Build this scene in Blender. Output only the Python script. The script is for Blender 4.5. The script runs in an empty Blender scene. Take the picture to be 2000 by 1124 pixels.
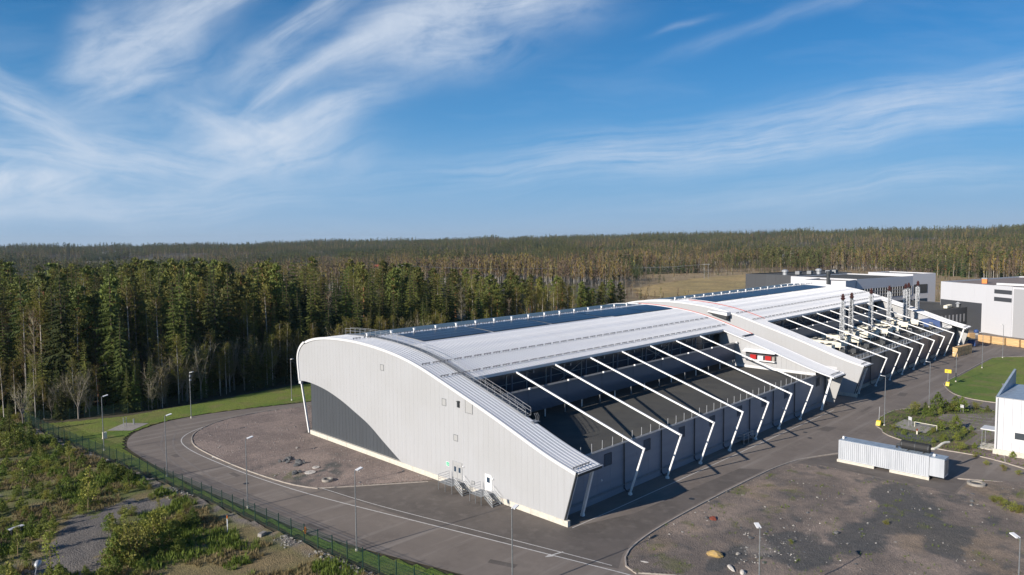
import bpy, math, random
import numpy as np
from mathutils import Vector, Matrix, Euler
random.seed(7); RNG = np.random.default_rng(7)
S = bpy.context.scene
COL = S.collection
R_ = math.radians

# ---------------------------------------------------------------- camera
FPX = 1388.45
PPX = np.array([1000., 562.])
def _n(v): return v/np.linalg.norm(v)
_X = _n(np.array([2383.-1000, 457.-562, FPX])); _Y = _n(np.array([-400.-1000, 482.-562, FPX]))
_Y = _n(_Y-_X*(_X@_Y)); _Z = np.cross(_X, _Y)
RC = np.array([_X, _Y, _Z])                   # site axes measured in the camera's frame
def ray(p): return RC@np.array([p[0]-PPX[0], p[1]-PPX[1], FPX])
CAMH = 34.0
_r = ray((1111, 1031)); CAM = -_r*(CAMH/-_r[2])
def G(x, y, z=0.0):                            # where the line of sight through a point of the photo meets the level z
    r = ray((x, y)); return CAM+r*((z-CAM[2])/r[2])
cam_d = bpy.data.cameras.new('camera'); cam = bpy.data.objects.new('camera', cam_d); COL.objects.link(cam)
_c = [RC@np.array(v, float) for v in ((1, 0, 0), (0, -1, 0), (0, 0, -1))]
cam.matrix_world = Matrix(((_c[0][0], _c[1][0], _c[2][0], CAM[0]), (_c[0][1], _c[1][1], _c[2][1], CAM[1]),
                           (_c[0][2], _c[1][2], _c[2][2], CAM[2]), (0, 0, 0, 1)))
cam_d.sensor_width = 36; cam_d.lens = FPX/2000*36; cam_d.clip_start = .5; cam_d.clip_end = 30000
S.camera = cam
FW = np.array([RC[0][2], RC[1][2]]); FW = FW/np.linalg.norm(FW)      # heading
RT = np.array([FW[1], -FW[0]])

# ---------------------------------------------------------------- light
SUNDIR = Vector((16.0, -2.1, -6.72)).normalized()                    # the way the light travels
SUN_EL = math.asin(-SUNDIR.z)
sd = bpy.data.lights.new('sun', 'SUN'); sd.energy = 5.0; sd.angle = R_(.5); sd.color = (1.0, .915, .81)
so = bpy.data.objects.new('sun', sd); COL.objects.link(so); so.rotation_euler = SUNDIR.to_track_quat('-Z', 'Y').to_euler()
so.location = (0, 0, 200)
S.view_settings.view_transform = 'Standard'; S.view_settings.look = 'None'
S.view_settings.exposure = 0.35; S.view_settings.gamma = 1.0; S.view_settings.use_curve_mapping = False
SKY_STRENGTH = .05
W = bpy.data.worlds.new('World'); S.world = W; W.use_nodes = True
nt = W.node_tree; N = nt.nodes; L = nt.links; N.clear()
def wn(t, **k):
    n = N.new(t)
    for a, b in k.items(): setattr(n, a, b)
    return n
def wset(sock, v):
    if isinstance(v, (int, float)): sock.default_value = v
    elif isinstance(v, (tuple, list)): sock.default_value = v
    else: L.new(v, sock)
def M_(op, a, b=None, c=None, clamp=False):
    n = wn('ShaderNodeMath', operation=op); n.use_clamp = clamp; wset(n.inputs[0], a)
    if b is not None: wset(n.inputs[1], b)
    if c is not None: wset(n.inputs[2], c)
    return n.outputs[0]
sky = wn('ShaderNodeTexSky', sky_type='NISHITA'); sky.sun_disc = False; sky.sun_elevation = SUN_EL
sky.sun_rotation = math.atan2(-SUNDIR.x, -SUNDIR.y); sky.altitude = 50; sky.air_density = 1.0; sky.dust_density = .5; sky.ozone_density = 1.6
tc = wn('ShaderNodeTexCoord')
def dot(v):
    n = wn('ShaderNodeVectorMath', operation='DOT_PRODUCT'); L.new(tc.outputs['Generated'], n.inputs[0]); n.inputs[1].default_value = v
    return n.outputs['Value']
fwd = M_('MAXIMUM', M_('ABSOLUTE', dot((FW[0], FW[1], 0))), .02)
U = M_('DIVIDE', dot((RT[0], RT[1], 0)), fwd); V = M_('DIVIDE', dot((0, 0, 1)), fwd)
uvw = wn('ShaderNodeCombineXYZ'); L.new(U, uvw.inputs[0]); L.new(V, uvw.inputs[1])
def noise(vec, scale, detail=4, rough=.55, dist=0., col=False):
    n = wn('ShaderNodeTexNoise'); L.new(vec, n.inputs['Vector']); n.inputs['Scale'].default_value = scale
    n.inputs['Detail'].default_value = detail; n.inputs['Roughness'].default_value = rough; n.inputs['Distortion'].default_value = dist
    return n.outputs['Color' if col else 'Fac']
wb = wn('ShaderNodeSeparateXYZ'); L.new(noise(uvw.outputs[0], 3.0, 3, .5, 0, True), wb.inputs[0])
Uw = M_('ADD', U, M_('MULTIPLY', M_('SUBTRACT', wb.outputs[0], .5), .13)); Vw = M_('ADD', V, M_('MULTIPLY', M_('SUBTRACT', wb.outputs[1], .5), .075))
# wisps of cirrus: centre (px of a 2000 wide view), rising angle, half length, half width, bend, density, fibre stretch
WISP = [(300, 115, 40, 150, 88, -.4, .62, 4), (185, 105, 62, 110, 42, .9, .40, 4), (350, 45, 32, 190, 50, -.4, .72, 6), (455, 12, 22, 120, 26, 0, .5, 8),
        (150, 250, -30, 190, 26, .6, .55, 10), (60, 215, -34, 150, 20, .4, .45, 10), (260, 300, -12, 260, 46, .3, .55, 10), (90, 300, -12, 200, 22, .3, .5, 10),
        (540, 268, 6, 150, 62, .3, .92, 4), (440, 232, -26, 90, 34, 0, .55, 6), (650, 232, 20, 140, 30, .2, .8, 6), (600, 300, -2, 130, 40, 0, .6, 4), (470, 335, 16, 110, 20, 0, .4, 8),
        (600, 165, 30, 130, 17, -.2, .62, 8), (720, 100, 26, 120, 22, 0, .75, 8), (540, 140, 14, 95, 45, .2, .45, 4), (640, 45, 36, 130, 26, 0, .55, 8),
        (850, 50, 18, 150, 62, -.3, 1.0, 4), (985, 22, 7, 190, 34, 0, .85, 6), (860, 112, 4, 170, 46, 0, .45, 4), (1080, 45, 4, 130, 40, 0, .3, 4),
        (70, 355, -3, 210, 46, 0, .95, 4), (330, 400, 3, 330, 30, 0, .38, 7), (30, 410, 0, 300, 30, 0, .5, 6),
        (1650, 235, 9, 560, 44, .08, .38, 16), (1850, 190, 13, 330, 32, .1, .34, 16), (1500, 285, 6, 480, 40, 0, .34, 12), (1900, 235, 12, 280, 20, 0, .35, 18),
        (1560, 45, 17, 260, 14, 0, .22, 12), (1340, 68, 14, 60, 6, 0, .25, 8), (1750, 365, 5, 480, 34, 0, .3, 10), (1100, 320, 4, 420, 34, 0, .2, 9)]
cpf = wn('ShaderNodeCombineXYZ'); L.new(M_('MULTIPLY_ADD', Vw, .8, Uw), cpf.inputs[0]); L.new(M_('MULTIPLY_ADD', Uw, -.9, M_('MULTIPLY', Vw, 3.2)), cpf.inputs[1])
PUFF = M_('MULTIPLY_ADD', M_('SUBTRACT', noise(cpf.outputs[0], 7.5, 7, .60, .5), .38), 2.6, .38, clamp=True)
FIBRE = {}
def fibre(ang, stretch):
    ga = min((-24, -9, -1, 6, 12, 20, 33, 68), key=lambda q: abs(q-ang))
    if ga not in FIBRE:
        a = R_(ga); ca, sa = math.cos(a), math.sin(a); cb = wn('ShaderNodeCombineXYZ'); st_ = {-24: 7, -9: 8, -1: 9, 6: 13, 12: 11, 20: 7, 33: 7, 68: 4.5}[ga]
        L.new(M_('MULTIPLY_ADD', Uw, ca, M_('MULTIPLY', Vw, sa)), cb.inputs[0]); L.new(M_('MULTIPLY', M_('MULTIPLY_ADD', Uw, -sa, M_('MULTIPLY', Vw, ca)), float(st_)), cb.inputs[1]); cb.inputs[2].default_value = ga*.37
        FIBRE[ga] = M_('MULTIPLY_ADD', M_('SUBTRACT', noise(cb.outputs[0], 7.0, 5, .62, .25), .36), 2.6, .30, clamp=True)
    return FIBRE[ga]
total = None
for i, (cx, cy, ang, ln, wd, bend, st, stretch) in enumerate(WISP):
    cu, cv = (cx-1000)/FPX, (470-cy)/FPX; a = R_(ang); ca, sa = math.cos(a), math.sin(a); ln /= FPX; wd /= FPX
    du = M_('SUBTRACT', Uw, cu); dv = M_('SUBTRACT', Vw, cv)
    A = M_('MULTIPLY_ADD', du, ca, M_('MULTIPLY', dv, sa)); B = M_('MULTIPLY_ADD', du, -sa, M_('MULTIPLY', dv, ca))
    B = M_('MULTIPLY_ADD', M_('MULTIPLY', A, A), -bend*1.6, B)
    ea = M_('POWER', M_('ABSOLUTE', M_('DIVIDE', A, ln)), 2.2); eb = M_('POWER', M_('ABSOLUTE', M_('DIVIDE', B, wd)), 2.0)
    mask = M_('EXPONENT', M_('MULTIPLY', M_('ADD', ea, eb), -1.0))
    fib = PUFF if stretch <= 4 else (M_('MULTIPLY_ADD', PUFF, .4, M_('MULTIPLY', fibre(ang, stretch), .6)) if stretch <= 6 else fibre(ang, stretch))
    d_ = M_('MULTIPLY', M_('MULTIPLY', mask, fib), min(1., st*1.2))
    total = d_ if total is None else M_('SUBTRACT', M_('ADD', total, d_), M_('MULTIPLY', total, d_))
cbb = wn('ShaderNodeCombineXYZ'); L.new(M_('MULTIPLY', Uw, 1.0), cbb.inputs[0]); L.new(M_('MULTIPLY', Vw, 6.0), cbb.inputs[1])
veil = M_('MULTIPLY', M_('SUBTRACT', noise(cbb.outputs[0], 2.2, 5, .6), .47, clamp=True), .45)
total = M_('MAXIMUM', total, veil)
grain = noise(uvw.outputs[0], 26.0, 4, .65)
total = M_('MULTIPLY', total, M_('MULTIPLY_ADD', grain, .5, .72), clamp=True)
# paler air low down
zz_ = M_('MAXIMUM', dot((0, 0, 1)), 0.)
tint = wn('ShaderNodeMix', data_type='RGBA', blend_type='MULTIPLY'); tint.inputs['Factor'].default_value = 1
L.new(sky.outputs[0], tint.inputs['A']); tint.inputs['B'].default_value = (.03, .62, 1.28, 1)
m1 = wn('ShaderNodeMix', data_type='RGBA'); L.new(M_('EXPONENT', M_('MULTIPLY', zz_, -5.0)), m1.inputs['Factor']); L.new(tint.outputs['Result'], m1.inputs['A']); m1.inputs['B'].default_value = (.9, 6.5, 13.6, 1)
mh = wn('ShaderNodeMix', data_type='RGBA'); L.new(M_('MULTIPLY', M_('EXPONENT', M_('MULTIPLY', zz_, -9.5)), .93), mh.inputs['Factor']); L.new(m1.outputs['Result'], mh.inputs['A']); mh.inputs['B'].default_value = (6.3, 7.9, 9.9, 1)
mc = wn('ShaderNodeMix', data_type='RGBA'); L.new(M_('MULTIPLY', total, .86), mc.inputs['Factor']); L.new(mh.outputs['Result'], mc.inputs['A']); mc.inputs['B'].default_value = (10.6, 11.8, 13.6, 1)
bg = wn('ShaderNodeBackground'); L.new(mc.outputs['Result'], bg.inputs[0]); bg.inputs[1].default_value = SKY_STRENGTH
W.cycles.sampling_method = 'MANUAL'; W.cycles.sample_map_resolution = 512
wo = wn('ShaderNodeOutputWorld'); L.new(bg.outputs[0], wo.inputs[0])
S.render.engine = 'CYCLES'
S.cycles.max_bounces = 6; S.cycles.transparent_max_bounces = 8; S.cycles.volume_bounces = 0

# ---------------------------------------------------------------- materials
MATS = {}
def mat(name, col, rough=.6, metal=0., nz=None, bump=None, spec=.5, rnd=0., trans=0., attr=None, alpha=None, mult=None):
    """nz = list of (scale, colour, low, high) procedural patches; bump = (scale, strength, distance)"""
    m = bpy.data.materials.new(name); m.use_nodes = True; t = m.node_tree; b = t.nodes['Principled BSDF']
    b.inputs['Roughness'].default_value = rough; b.inputs['Metallic'].default_value = metal; b.inputs['Specular IOR Level'].default_value = spec
    geo = t.nodes.new('ShaderNodeTexCoord')
    cur = None
    if attr:
        an = t.nodes.new('ShaderNodeAttribute'); an.attribute_name = attr; cur = an.outputs['Color']
    else:
        rg = t.nodes.new('ShaderNodeRGB'); rg.outputs[0].default_value = (*col, 1); cur = rg.outputs[0]
    for (sc, c2, lo, hi) in (nz or []):
        n = t.nodes.new('ShaderNodeTexNoise'); n.inputs['Detail'].default_value = 6; n.inputs['Roughness'].default_value = .6
        if isinstance(sc, tuple):
            mp = t.nodes.new('ShaderNodeMapping'); mp.inputs['Scale'].default_value = sc; t.links.new(geo.outputs['Object'], mp.inputs[0]); t.links.new(mp.outputs[0], n.inputs['Vector']); n.inputs['Scale'].default_value = 1
        else:
            t.links.new(geo.outputs['Object'], n.inputs['Vector']); n.inputs['Scale'].default_value = sc
        mr = t.nodes.new('ShaderNodeMapRange'); t.links.new(n.outputs['Fac'], mr.inputs[0]); mr.inputs[1].default_value = lo; mr.inputs[2].default_value = hi
        mx = t.nodes.new('ShaderNodeMix'); mx.data_type = 'RGBA'; t.links.new(mr.outputs[0], mx.inputs['Factor']); t.links.new(cur, mx.inputs['A']); mx.inputs['B'].default_value = (*c2, 1)
        cur = mx.outputs['Result']
    for (sc, amt) in (mult or []):
        n = t.nodes.new('ShaderNodeTexNoise'); n.inputs['Detail'].default_value = 5; n.inputs['Roughness'].default_value = .65; n.inputs['Scale'].default_value = sc
        t.links.new(geo.outputs['Object'], n.inputs['Vector'])
        mr = t.nodes.new('ShaderNodeMapRange'); t.links.new(n.outputs['Fac'], mr.inputs[0]); mr.inputs[1].default_value = .3; mr.inputs[2].default_value = .7; mr.inputs[3].default_value = 1-amt; mr.inputs[4].default_value = 1+amt
        mx = t.nodes.new('ShaderNodeVectorMath'); mx.operation = 'SCALE'; t.links.new(cur, mx.inputs[0]); t.links.new(mr.outputs[0], mx.inputs['Scale']); cur = mx.outputs[0]
    if rnd:
        oi = t.nodes.new('ShaderNodeObjectInfo'); hs = t.nodes.new('ShaderNodeHueSaturation')
        mr = t.nodes.new('ShaderNodeMapRange'); t.links.new(oi.outputs['Random'], mr.inputs[0]); mr.inputs[3].default_value = 1-rnd; mr.inputs[4].default_value = 1+rnd
        t.links.new(mr.outputs[0], hs.inputs['Value'])
        m2 = t.nodes.new('ShaderNodeMath'); m2.operation = 'MULTIPLY'; m2.inputs[1].default_value = 37.7; t.links.new(oi.outputs['Random'], m2.inputs[0])
        m3 = t.nodes.new('ShaderNodeMath'); m3.operation = 'FRACT'; t.links.new(m2.outputs[0], m3.inputs[0])
        m4 = t.nodes.new('ShaderNodeMapRange'); t.links.new(m3.outputs[0], m4.inputs[0]); m4.inputs[3].default_value = .5-.025*min(1, rnd*2.5); m4.inputs[4].default_value = .5+.03*min(1, rnd*2.5)
        t.links.new(m4.outputs[0], hs.inputs['Hue']); t.links.new(cur, hs.inputs['Color']); cur = hs.outputs[0]
    t.links.new(cur, b.inputs['Base Color'])
    if bump:
        n = t.nodes.new('ShaderNodeTexNoise'); n.inputs['Scale'].default_value = bump[0]; n.inputs['Detail'].default_value = 5; t.links.new(geo.outputs['Object'], n.inputs['Vector'])
        bp = t.nodes.new('ShaderNodeBump'); bp.inputs['Strength'].default_value = bump[1]; bp.inputs['Distance'].default_value = bump[2]; t.links.new(n.outputs['Fac'], bp.inputs['Height']); t.links.new(bp.outputs[0], b.inputs['Normal'])
    if trans:
        tr = t.nodes.new('ShaderNodeBsdfTranslucent'); t.links.new(cur, tr.inputs[0]); ms = t.nodes.new('ShaderNodeMixShader'); ms.inputs[0].default_value = trans
        t.links.new(b.outputs[0], ms.inputs[1]); t.links.new(tr.outputs[0], ms.inputs[2]); t.links.new(ms.outputs[0], t.nodes['Material Output'].inputs[0])
    MATS[name] = m; return m
mat('silver_panel', (.405, .41, .42), .45, 0, [((.3, 2, .12), (.39, .393, .40), .42, .62), (.12, (.385, .388, .392), .45, .65)], rnd=.005)
mat('silver_face', (.37, .37, .365), .5)
mat('white_sheet', (.72, .725, .745), .42, 0, [((.9, .07, .2), (.64, .64, .65), .45, .68), (.05, (.68, .685, .70), .4, .6)], spec=.5)
mat('white_trim', (.64, .64, .64), .4)
mat('seam_shaded', (.45, .46, .48), .45)  # greyer than the roof sheet, the ribs' shadow lines put into the colour
mat('white_paint', (.82, .82, .81), .4, 0, [(1.3, (.70, .69, .66), .52, .75)])
mat('dark_panel', (.062, .070, .080), .45, 0, [((.3, 3, .15), (.055, .062, .07), .4, .6)], rnd=.03)
mat('concrete', (.60, .56, .48), .85, 0, [(2.0, (.50, .46, .39), .45, .7)], bump=(8, .3, .02))
mat('concrete_grey', (.34, .31, .27), .9, 0, [(1.5, (.25, .23, .20), .4, .7)], bump=(8, .3, .02))
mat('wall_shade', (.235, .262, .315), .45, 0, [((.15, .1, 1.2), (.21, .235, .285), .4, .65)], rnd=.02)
mat('wall_shade2', (.13, .14, .16), .5)
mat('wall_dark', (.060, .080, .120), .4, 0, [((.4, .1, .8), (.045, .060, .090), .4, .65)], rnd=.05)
mat('bitumen', (.072, .069, .060), .95, 0, [(.35, (.058, .056, .050), .42, .6), (.12, (.092, .086, .070), .5, .72)])
mat('glass', (.030, .052, .082), .22, 0, spec=.5)
mat('glass_grey', (.05, .06, .07), .1, 0, spec=.8)
mat('galv', (.25, .26, .27), .5, .4, [(4, (.19, .20, .21), .45, .65)])
mat('galv_light', (.42, .43, .44), .45, .3)
mat('mast_metal', (.62, .63, .64), .4, .2)
mat('dark_steel', (.05, .055, .06), .5, .3)
mat('louvre', (.11, .135, .18), .5, .1)
mat('solar', (.010, .026, .062), .3, 0, spec=.15, rnd=.12)
mat('solar_film', (.085, .125, .155), .45, 0, [((.06, .4, .4), (.07, .11, .14), .4, .6)], spec=.2)
mat('guard', (.20, .20, .20), .5, .4)
mat('red_trim', (.48, .07, .055), .5)
mat('red', (.42, .018, .018), .35)
mat('cream', (.74, .70, .58), .5, 0, [(1, (.62, .58, .46), .45, .7)])
mat('cap_red', (.055, .018, .015), .6)
mat('blue_tarp', (.03, .07, .20), .5)
mat('timber', (.66, .44, .22), .7, 0, [((.3, .3, 9), (.52, .33, .15), .42, .62)], rnd=.1)
mat('yellow', (.78, .55, .02), .5)
mat('orange', (.80, .22, .03), .5)
mat('green_sign', (.02, .42, .22), .5)
mat('rubber', (.02, .02, .02), .7)
mat('asphalt', (.212, .178, .150), .9, 0, [(.13, (.160, .133, .112), .40, .62), (.9, (.187, .157, .132), .45, .6), ((.03, .6, 1), (.255, .222, .193), .52, .7), ((.6, .05, 1), (.16, .138, .12), .60, .72)], bump=(60, .25, .006), mult=[(45, .10)])
mat('asphalt_dark', (.135, .115, .100), .92, 0, [(.2, (.105, .090, .078), .4, .62), (.7, (.155, .134, .117), .5, .7)], bump=(60, .25, .006), mult=[(45, .10)])
mat('asphalt_worn', (.185, .160, .140), .8, 0, [(.5, (.215, .187, .163), .40, .55)], mult=[(45, .10)])
mat('line_paint', (.62, .60, .56), .7, 0, [(3, (.42, .39, .36), .5, .7)])
mat('kerb', (.42, .37, .32), .85, 0, [(2, (.32, .28, .24), .4, .65)], rnd=.06)
mat('lawn', (.085, .145, .012), .9, 0, [(.22, (.065, .115, .010), .4, .62), (.06, (.115, .155, .022), .45, .65), (1.7, (.10, .12, .03), .55, .75)], bump=(9, .7, .10), mult=[(7, .28)])
mat('ground_vc', (.1, .1, .1), .95, attr='col', bump=(6, 1.0, .16), mult=[(9, .40), (1.4, .18), (30, .25)])
mat('terrain_vc', (.1, .1, .1), .95, attr='col', mult=[(.05, .3), (.4, .25)])
mat('rock', (.30, .28, .25), .9, 0, [(2.5, (.18, .17, .16), .4, .65)], rnd=.25, bump=(6, .6, .05))
mat('rock_pale', (.62, .58, .52), .9, 0, [(2.5, (.42, .38, .34), .4, .65)])
mat('rock_dark', (.085, .088, .09), .9, 0, [(2.5, (.13, .13, .13), .4, .65)])
mat('rock_yellow', (.50, .33, .11), .9, 0, [(1.5, (.34, .24, .12), .4, .6)], bump=(6, .6, .05))
mat('rust', (.22, .055, .03), .9)
mat('fence_green', (.012, .045, .035), .5)
mat('container', (.47, .49, .52), .45, 0, [((1.5, 1.5, .2), (.38, .40, .43), .42, .66)])
mat('container_roof', (.34, .40, .46), .4, 0, [(1.2, (.26, .31, .36), .4, .65)])
mat('facade_white', (.56, .56, .58), .5, 0, rnd=.015)
mat('facade_grey', (.36, .36, .37), .5, 0, rnd=.03)
mat('facade_dark', (.055, .058, .065), .5, 0, rnd=.04)
mat('roof_brown', (.26, .21, .18), .9, 0, [(.2, (.21, .17, .15), .4, .6)])
mat('bark_brown', (.11, .075, .05), .9)
mat('bark_pine', (.26, .12, .055), .9)
mat('bark_birch', (.48, .44, .38), .8, 0, [((3, 3, 7), (.12, .10, .09), .56, .64)])
mat('bark_grey', (.24, .21, .18), .9)
mat('bark_sapling', (.30, .22, .13), .9)
mat('twig', (.13, .085, .05), .9, rnd=.2)
mat('twig_pale', (.27, .235, .16), .9, rnd=.2)
mat('spruce', (.092, .110, .018), .75, rnd=.48, trans=.16)
mat('pine', (.140, .152, .028), .75, rnd=.42, trans=.16)
mat('birch_leaf', (.23, .215, .032), .75, rnd=.3, trans=.35)
mat('bud_orange', (.19, .105, .042), .8, rnd=.3, trans=.3)
mat('far_spruce_shaded', (.044, .064, .013), .85, rnd=.35)  # distant foliage copies, darkened: shade of dense crowns put into the base colour
mat('far_pine_shaded', (.080, .088, .022), .85, rnd=.35)
mat('far_birch_shaded', (.185, .135, .028), .85, rnd=.3)
mat('far_bud_shaded', (.125, .086, .045), .85, rnd=.3)
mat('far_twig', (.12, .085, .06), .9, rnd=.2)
mat('shrub_leaf', (.155, .195, .030), .75, rnd=.3, trans=.25)
mat('shrub_yellow', (.235, .24, .042), .75, rnd=.25, trans=.3)
mat('grass_dry', (.24, .19, .09), .9, trans=.2)
mat('grass_green', (.13, .18, .025), .9, trans=.2)
mat('roof_red', (.30, .07, .04), .7)

# ---------------------------------------------------------------- mesh helpers
class MB:
    def __init__(s): s.v = []; s.f = []; s.m = []
    def add(s, vs, fs, mi=0):
        o = len(s.v); s.v += [tuple(map(float, p)) for p in vs]; s.f += [tuple(i+o for i in f) for f in fs]; s.m += [mi]*len(fs); return s
    def box(s, a, b, mi=0):
        (x0, y0, z0), (x1, y1, z1) = a, b
        x0, x1 = sorted((x0, x1)); y0, y1 = sorted((y0, y1)); z0, z1 = sorted((z0, z1))
        return s.add([(x0, y0, z0), (x1, y0, z0), (x1, y1, z0), (x0, y1, z0), (x0, y0, z1), (x1, y0, z1), (x1, y1, z1), (x0, y1, z1)],
                     [(0, 3, 2, 1), (4, 5, 6, 7), (0, 1, 5, 4), (1, 2, 6, 5), (2, 3, 7, 6), (3, 0, 4, 7)], mi)
    def bar(s, p, q, w, h=None, up=(0, 0, 1), mi=0):
        p = Vector(p); q = Vector(q); h = w if h is None else h; d = (q-p).normalized(); u = Vector(up)
        if abs(d.dot(u)) > .98: u = Vector((1, 0, 0))
        r = d.cross(u).normalized(); u = r.cross(d).normalized(); vs = []
        for c in (p, q):
            for a, b in ((-1, -1), (1, -1), (1, 1), (-1, 1)): vs.append(c+r*(a*w/2)+u*(b*h/2))
        return s.add(vs, [(0, 1, 2, 3), (7, 6, 5, 4), (0, 4, 5, 1), (1, 5, 6, 2), (2, 6, 7, 3), (3, 7, 4, 0)], mi)
    def tube(s, pts, r, n=6, mi=0, cap=True):
        pts = [Vector(p) for p in pts]; rs = r if isinstance(r, (list, tuple)) else [r]*len(pts); rings = []
        for i, p in enumerate(pts):
            d = (pts[min(i+1, len(pts)-1)]-pts[max(i-1, 0)]).normalized(); u = Vector((0, 0, 1)) if abs(d.z) < .95 else Vector((1, 0, 0))
            a = d.cross(u).normalized(); b = a.cross(d)
            rings.append([p+a*(rs[i]*math.cos(2*math.pi*k/n))+b*(rs[i]*math.sin(2*math.pi*k/n)) for k in range(n)])
        vs = [v for g in rings for v in g]; fs = []
        for i in range(len(pts)-1):
            for k in range(n): fs.append((i*n+k, i*n+(k+1) % n, (i+1)*n+(k+1) % n, (i+1)*n+k))
        if cap: fs += [tuple(range(n))[::-1], tuple((len(pts)-1)*n+k for k in range(n))]
        return s.add(vs, fs, mi)
    def prism(s, poly, axis, a, b, mi=0):          # polygon (2-D) extruded along an axis from a to b
        n = len(poly)
        def mk(p, t): return {'x': (t, p[0], p[1]), 'y': (p[0], t, p[1]), 'z': (p[0], p[1], t)}[axis]
        vs = [mk(p, a) for p in poly]+[mk(p, b) for p in poly]
        return s.add(vs, [tuple(range(n))[::-1], tuple(range(n, 2*n))]+[(i, (i+1) % n, n+(i+1) % n, n+i) for i in range(n)], mi)
    def lathe(s, prof, n=12, c=(0, 0), mi=0):
        vs = [(c[0]+r*math.cos(2*math.pi*k/n), c[1]+r*math.sin(2*math.pi*k/n), z) for r, z in prof for k in range(n)]
        fs = [(i*n+k, i*n+(k+1) % n, (i+1)*n+(k+1) % n, (i+1)*n+k) for i in range(len(prof)-1) for k in range(n)]
        fs += [tuple(range(n))[::-1], tuple((len(prof)-1)*n+k for k in range(n))]
        return s.add(vs, fs, mi)
    def mesh(s, name, mats):
        me = bpy.data.meshes.new(name); me.from_pydata(s.v, [], s.f); 
        for m in (mats if isinstance(mats, (list, tuple)) else [mats]): me.materials.append(MATS[m])
        if len(me.materials) > 1: me.polygons.foreach_set('material_index', s.m)
        return me
    def build(s, name, mats, parent=None, smooth=False):
        me = s.mesh(name, mats)
        if smooth: me.polygons.foreach_set('use_smooth', [True]*len(me.polygons))
        return obj(name, me, parent)
def obj(name, me, parent=None, loc=None, rot=None, scl=None):
    o = bpy.data.objects.new(name, me); COL.objects.link(o)
    if parent: o.parent = parent
    if loc is not None: o.location = loc
    if rot is not None: o.rotation_euler = rot if isinstance(rot, (tuple, list, Euler)) else (0, 0, rot)
    if scl is not None: o.scale = scl if isinstance(scl, (tuple, list)) else (scl,)*3
    return o
def tag(o, label=None, cat=None, group=None, kind=None):
    if label: o['label'] = label
    if cat: o['category'] = cat
    if group: o['group'] = group
    if kind: o['kind'] = kind
    return o
def thing(name, label, cat, loc=(0, 0, 0), rot=0., group=None):
    return tag(obj(name, None, None, loc, rot), label, cat, group)
def dup(root, loc, rot=None, label=None, scl=None):
    r = root.copy(); COL.objects.link(r); r.location = loc
    if rot is not None: r.rotation_euler = (0, 0, rot)
    if label: r['label'] = label
    if scl: r.scale = (scl,)*3
    for ch in list(root.children):
        c = ch.copy(); COL.objects.link(c); c.parent = r
        for g in ch.children:
            d = g.copy(); COL.objects.link(d); d.parent = c
    return r
def np_mesh(name, V3, F, mats, mi=None, smooth=False):
    V3 = np.asarray(V3, np.float32); F = np.asarray(F, np.int32); k = F.shape[1]
    me = bpy.data.meshes.new(name); me.vertices.add(len(V3)); me.vertices.foreach_set('co', V3.ravel())
    me.loops.add(F.size); me.loops.foreach_set('vertex_index', F.ravel()); me.polygons.add(len(F))
    me.polygons.foreach_set('loop_start', np.arange(0, F.size, k, dtype=np.int32))
    for m in (mats if isinstance(mats, (list, tuple)) else [mats]): me.materials.append(MATS[m])
    if mi is not None: me.polygons.foreach_set('material_index', np.asarray(mi, np.int32))
    me.polygons.foreach_set('use_smooth', np.full(len(F), smooth)); me.update(calc_edges=True); return me
def vcol(me, cols):
    a = me.attributes.new('col', 'FLOAT_COLOR', 'POINT'); c = np.ones((len(cols), 4), np.float32); c[:, :3] = cols; a.data.foreach_set('color', c.ravel())
# value noise in numpy
_T = RNG.random((256, 256))
def vn(x, y, s):
    x = np.asarray(x)/s+500.3; y = np.asarray(y)/s+500.7; xi = np.floor(x).astype(int); yi = np.floor(y).astype(int); fx = x-xi; fy = y-yi
    fx = fx*fx*(3-2*fx); fy = fy*fy*(3-2*fy); g = lambda a, b: _T[(a) % 256, (b) % 256]
    return (g(xi, yi)*(1-fx)+g(xi+1, yi)*fx)*(1-fy)+(g(xi, yi+1)*(1-fx)+g(xi+1, yi+1)*fx)*fy
def fbm(x, y, s, o=4):
    t = 0; a = .5; w = 0
    for k in range(o): t = t+a*vn(x+31*k, y-17*k, s); w += a; a *= .55; s *= .47
    return t/w
def inpoly(x, y, poly):
    x = np.asarray(x); y = np.asarray(y); r = np.zeros(x.shape, bool); n = len(poly)
    for i in range(n):
        x0, y0 = poly[i][:2]; x1, y1 = poly[(i+1) % n][:2]
        if y0 == y1: continue
        c = ((y0 > y) != (y1 > y)) & (x < (x1-x0)*(y-y0)/(y1-y0)+x0); r ^= c
    return r
def smooth_line(pts, n=6, closed=False):
    P = [np.array(p, float) for p in pts]; out = []; m = len(P)
    rng = range(m if closed else m-1)
    for i in rng:
        p0 = P[(i-1) % m] if closed or i > 0 else P[0]; p1 = P[i]; p2 = P[(i+1) % m]; p3 = P[(i+2) % m] if closed or i+2 < m else P[-1]
        for k in range(n):
            t = k/n; out.append(.5*((2*p1)+(-p0+p2)*t+(2*p0-5*p1+4*p2-p3)*t*t+(-p0+3*p1-3*p2+p3)*t**3))
    if not closed: out.append(P[-1])
    return [tuple(p) for p in out]

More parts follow.
